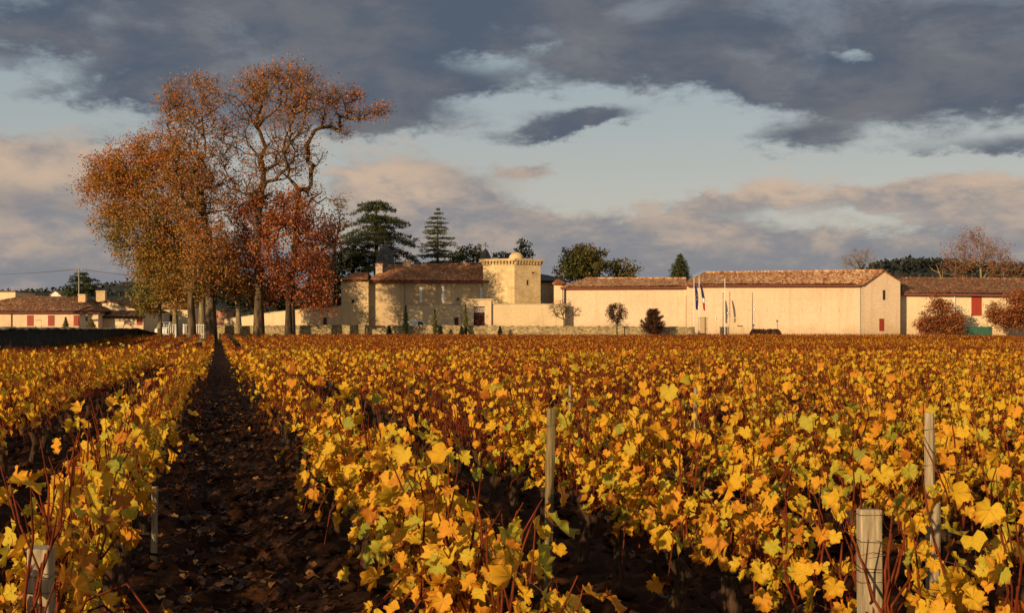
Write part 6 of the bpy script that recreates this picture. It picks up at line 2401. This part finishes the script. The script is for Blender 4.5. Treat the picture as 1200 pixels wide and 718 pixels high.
tag(obj('soil_clods', new_mesh('soil_clods', V.reshape(-1, 3), F, bpy.data.materials['ground_soil'])), 'crumbly dark brown clods turned up by the plough', 'soil', kind='stuff')

# ================================================================== TRELLIS POSTS AND WIRES
MT['wood_brown'] = m_noise('mossy_brown_wood', (0.09, 0.075, 0.03), (0.30, 0.22, 0.10), 9, 0.9, (7, 7, 0.5), 0.6, 0.004, 6)
def wood_post(name, label, px, py_top, D, w, lean=(0, 0), square=True, wraps=(), group='wooden trellis posts', mat='wood_grey', hgt=None):
    x = WX(px, D)
    zt = WZ(py_top, D)
    g = gz1(x, D)
    r = empty(name, (x, D, g))
    tag(r, label, 'post', group)
    h = zt - g
    rg_ = np.random.default_rng(int(px))
    m_ = MB()
    n = 9
    k = 4 if square else 10
    rings = []
    for i in range(n):
        t = i / (n - 1)
        z = -0.25 + (h + 0.25) * t
        ring = []
        for j_ in range(k):
            if square:
                sx_, sy_ = ((-1, -1), (1, -1), (1, 1), (-1, 1))[j_]
                ring.append((sx_ * w / 2 * (1 + rg_.normal() * 0.02) + lean[0] * t, sy_ * w * 0.42 + lean[1] * t + rg_.normal() * 0.001, z + (rg_.normal() * 0.004 if i == n - 1 else 0)))
            else:
                a = 2 * pi * j_ / k
                ring.append((cos(a) * w / 2 * (1 + rg_.normal() * 0.05) + lean[0] * t, sin(a) * w / 2 + lean[1] * t, z + (rg_.normal() * 0.006 if i == n - 1 else 0)))
        rings.append(ring)
    m_.v = [p for r_ in rings for p in r_]
    m_.f = [(i * k + j_, i * k + (j_ + 1) % k, (i + 1) * k + (j_ + 1) % k, (i + 1) * k + j_) for i in range(n - 1) for j_ in range(k)]
    m_.f.append(tuple((n - 1) * k + j_ for j_ in range(k)))
    m_.f.append(tuple(k - 1 - j_ for j_ in range(k)))
    m_.build('shaft', MT[mat], r, bevel=0.006 if square else 0)
    for zf in wraps:
        z = h - zf
        t = (z + 0.25) / (h + 0.25)
        cx_, cy_ = lean[0] * t, lean[1] * t
        hw, hd = w / 2 + 0.004, w * 0.42 + 0.004
        tl = rg_.uniform(-0.01, 0.012)
        loop = [(-hw, -hd, z), (hw, -hd, z + tl), (hw, hd, z), (-hw, hd, z - tl), (-hw, -hd, z)]
        V, F = polytube([(a + cx_, b_ + cy_, c_) for a, b_, c_ in loop], [0.0016] * 5, 4)
        obj('wire_wrap', new_mesh('wire_wrap', V, F, MT['wire']), r)
    return r


wood_post('trellis_post', 'pale square wooden post in the foreground with wire wrapped round it, lower right', 1020, 597, 5.35, 0.090, (0.0, 0.02), True, (0.02, 0.13, 0.24, 0.255, 0.30))
wood_post('trellis_post', 'grey wooden post in the bottom left corner among yellow leaves', 48, 640, 4.6, 0.080, (0.0, 0), True, (0.10, 0.16))
wood_post('trellis_post', 'slim post leaning right, standing above the vines left of centre', 641, 478, 8.6, 0.062, (0.03, 0), False, (0.12,), mat='wood_brown')
wood_post('trellis_post', 'tall pale post rising among the vines right of the foreground post', 1091, 484, 7.9, 0.062, (-0.01, 0), False, (0.1, 0.32))
wood_post('trellis_post', 'short dark stub stained black on top, just behind the foreground post', 1096, 588, 7.3, 0.06, (0.0, 0), False, ())
wood_post('trellis_post', 'white-tipped post end glinting in the row behind the leaning slim post', 668, 452, 15.0, 0.038, (0, 0), False, ())
wood_post('trellis_post', 'thin pale post among orange vines right of centre', 815, 454, 13.5, 0.04, (0, 0), False, ())
wood_post('trellis_post', 'short pale stub at the left foot of the dark aisle', 180, 570, 9.6, 0.05, (0.01, 0), False, ())
wood_post('trellis_post', 'old dark post among the trunks at the right side of the aisle', 415, 512, 10.9, 0.07, (0.03, 0), False, (0.1,), mat='wood_dark')

for k in range(-3, 7):
    X = ROW0 + ROWS * k
    for z, nm in ((0.78, 'lower'),) if k not in (0, 1, 2, 3) else ((0.55, 'lower'), (0.92, 'upper')):
        pts = []
        for s in np.arange(1.0, 60, 2.5):
            p = rowpt(X, s)
            pts.append((p.x, p.y, z + (gz1(p.x, p.y) if p.y > 24 else gz1(p.x, p.y) * 0.3) + 0.015 * sin(s * 2)))
        V, F = polytube(pts, [0.0016] * len(pts), 4)
        tag(obj('trellis_wire', new_mesh('trellis_wire', V, F, MT['wire'])), '%s rusty trellis wire strung through the %s' % (nm, row_name(k)), 'wire', 'trellis wires along the rows')
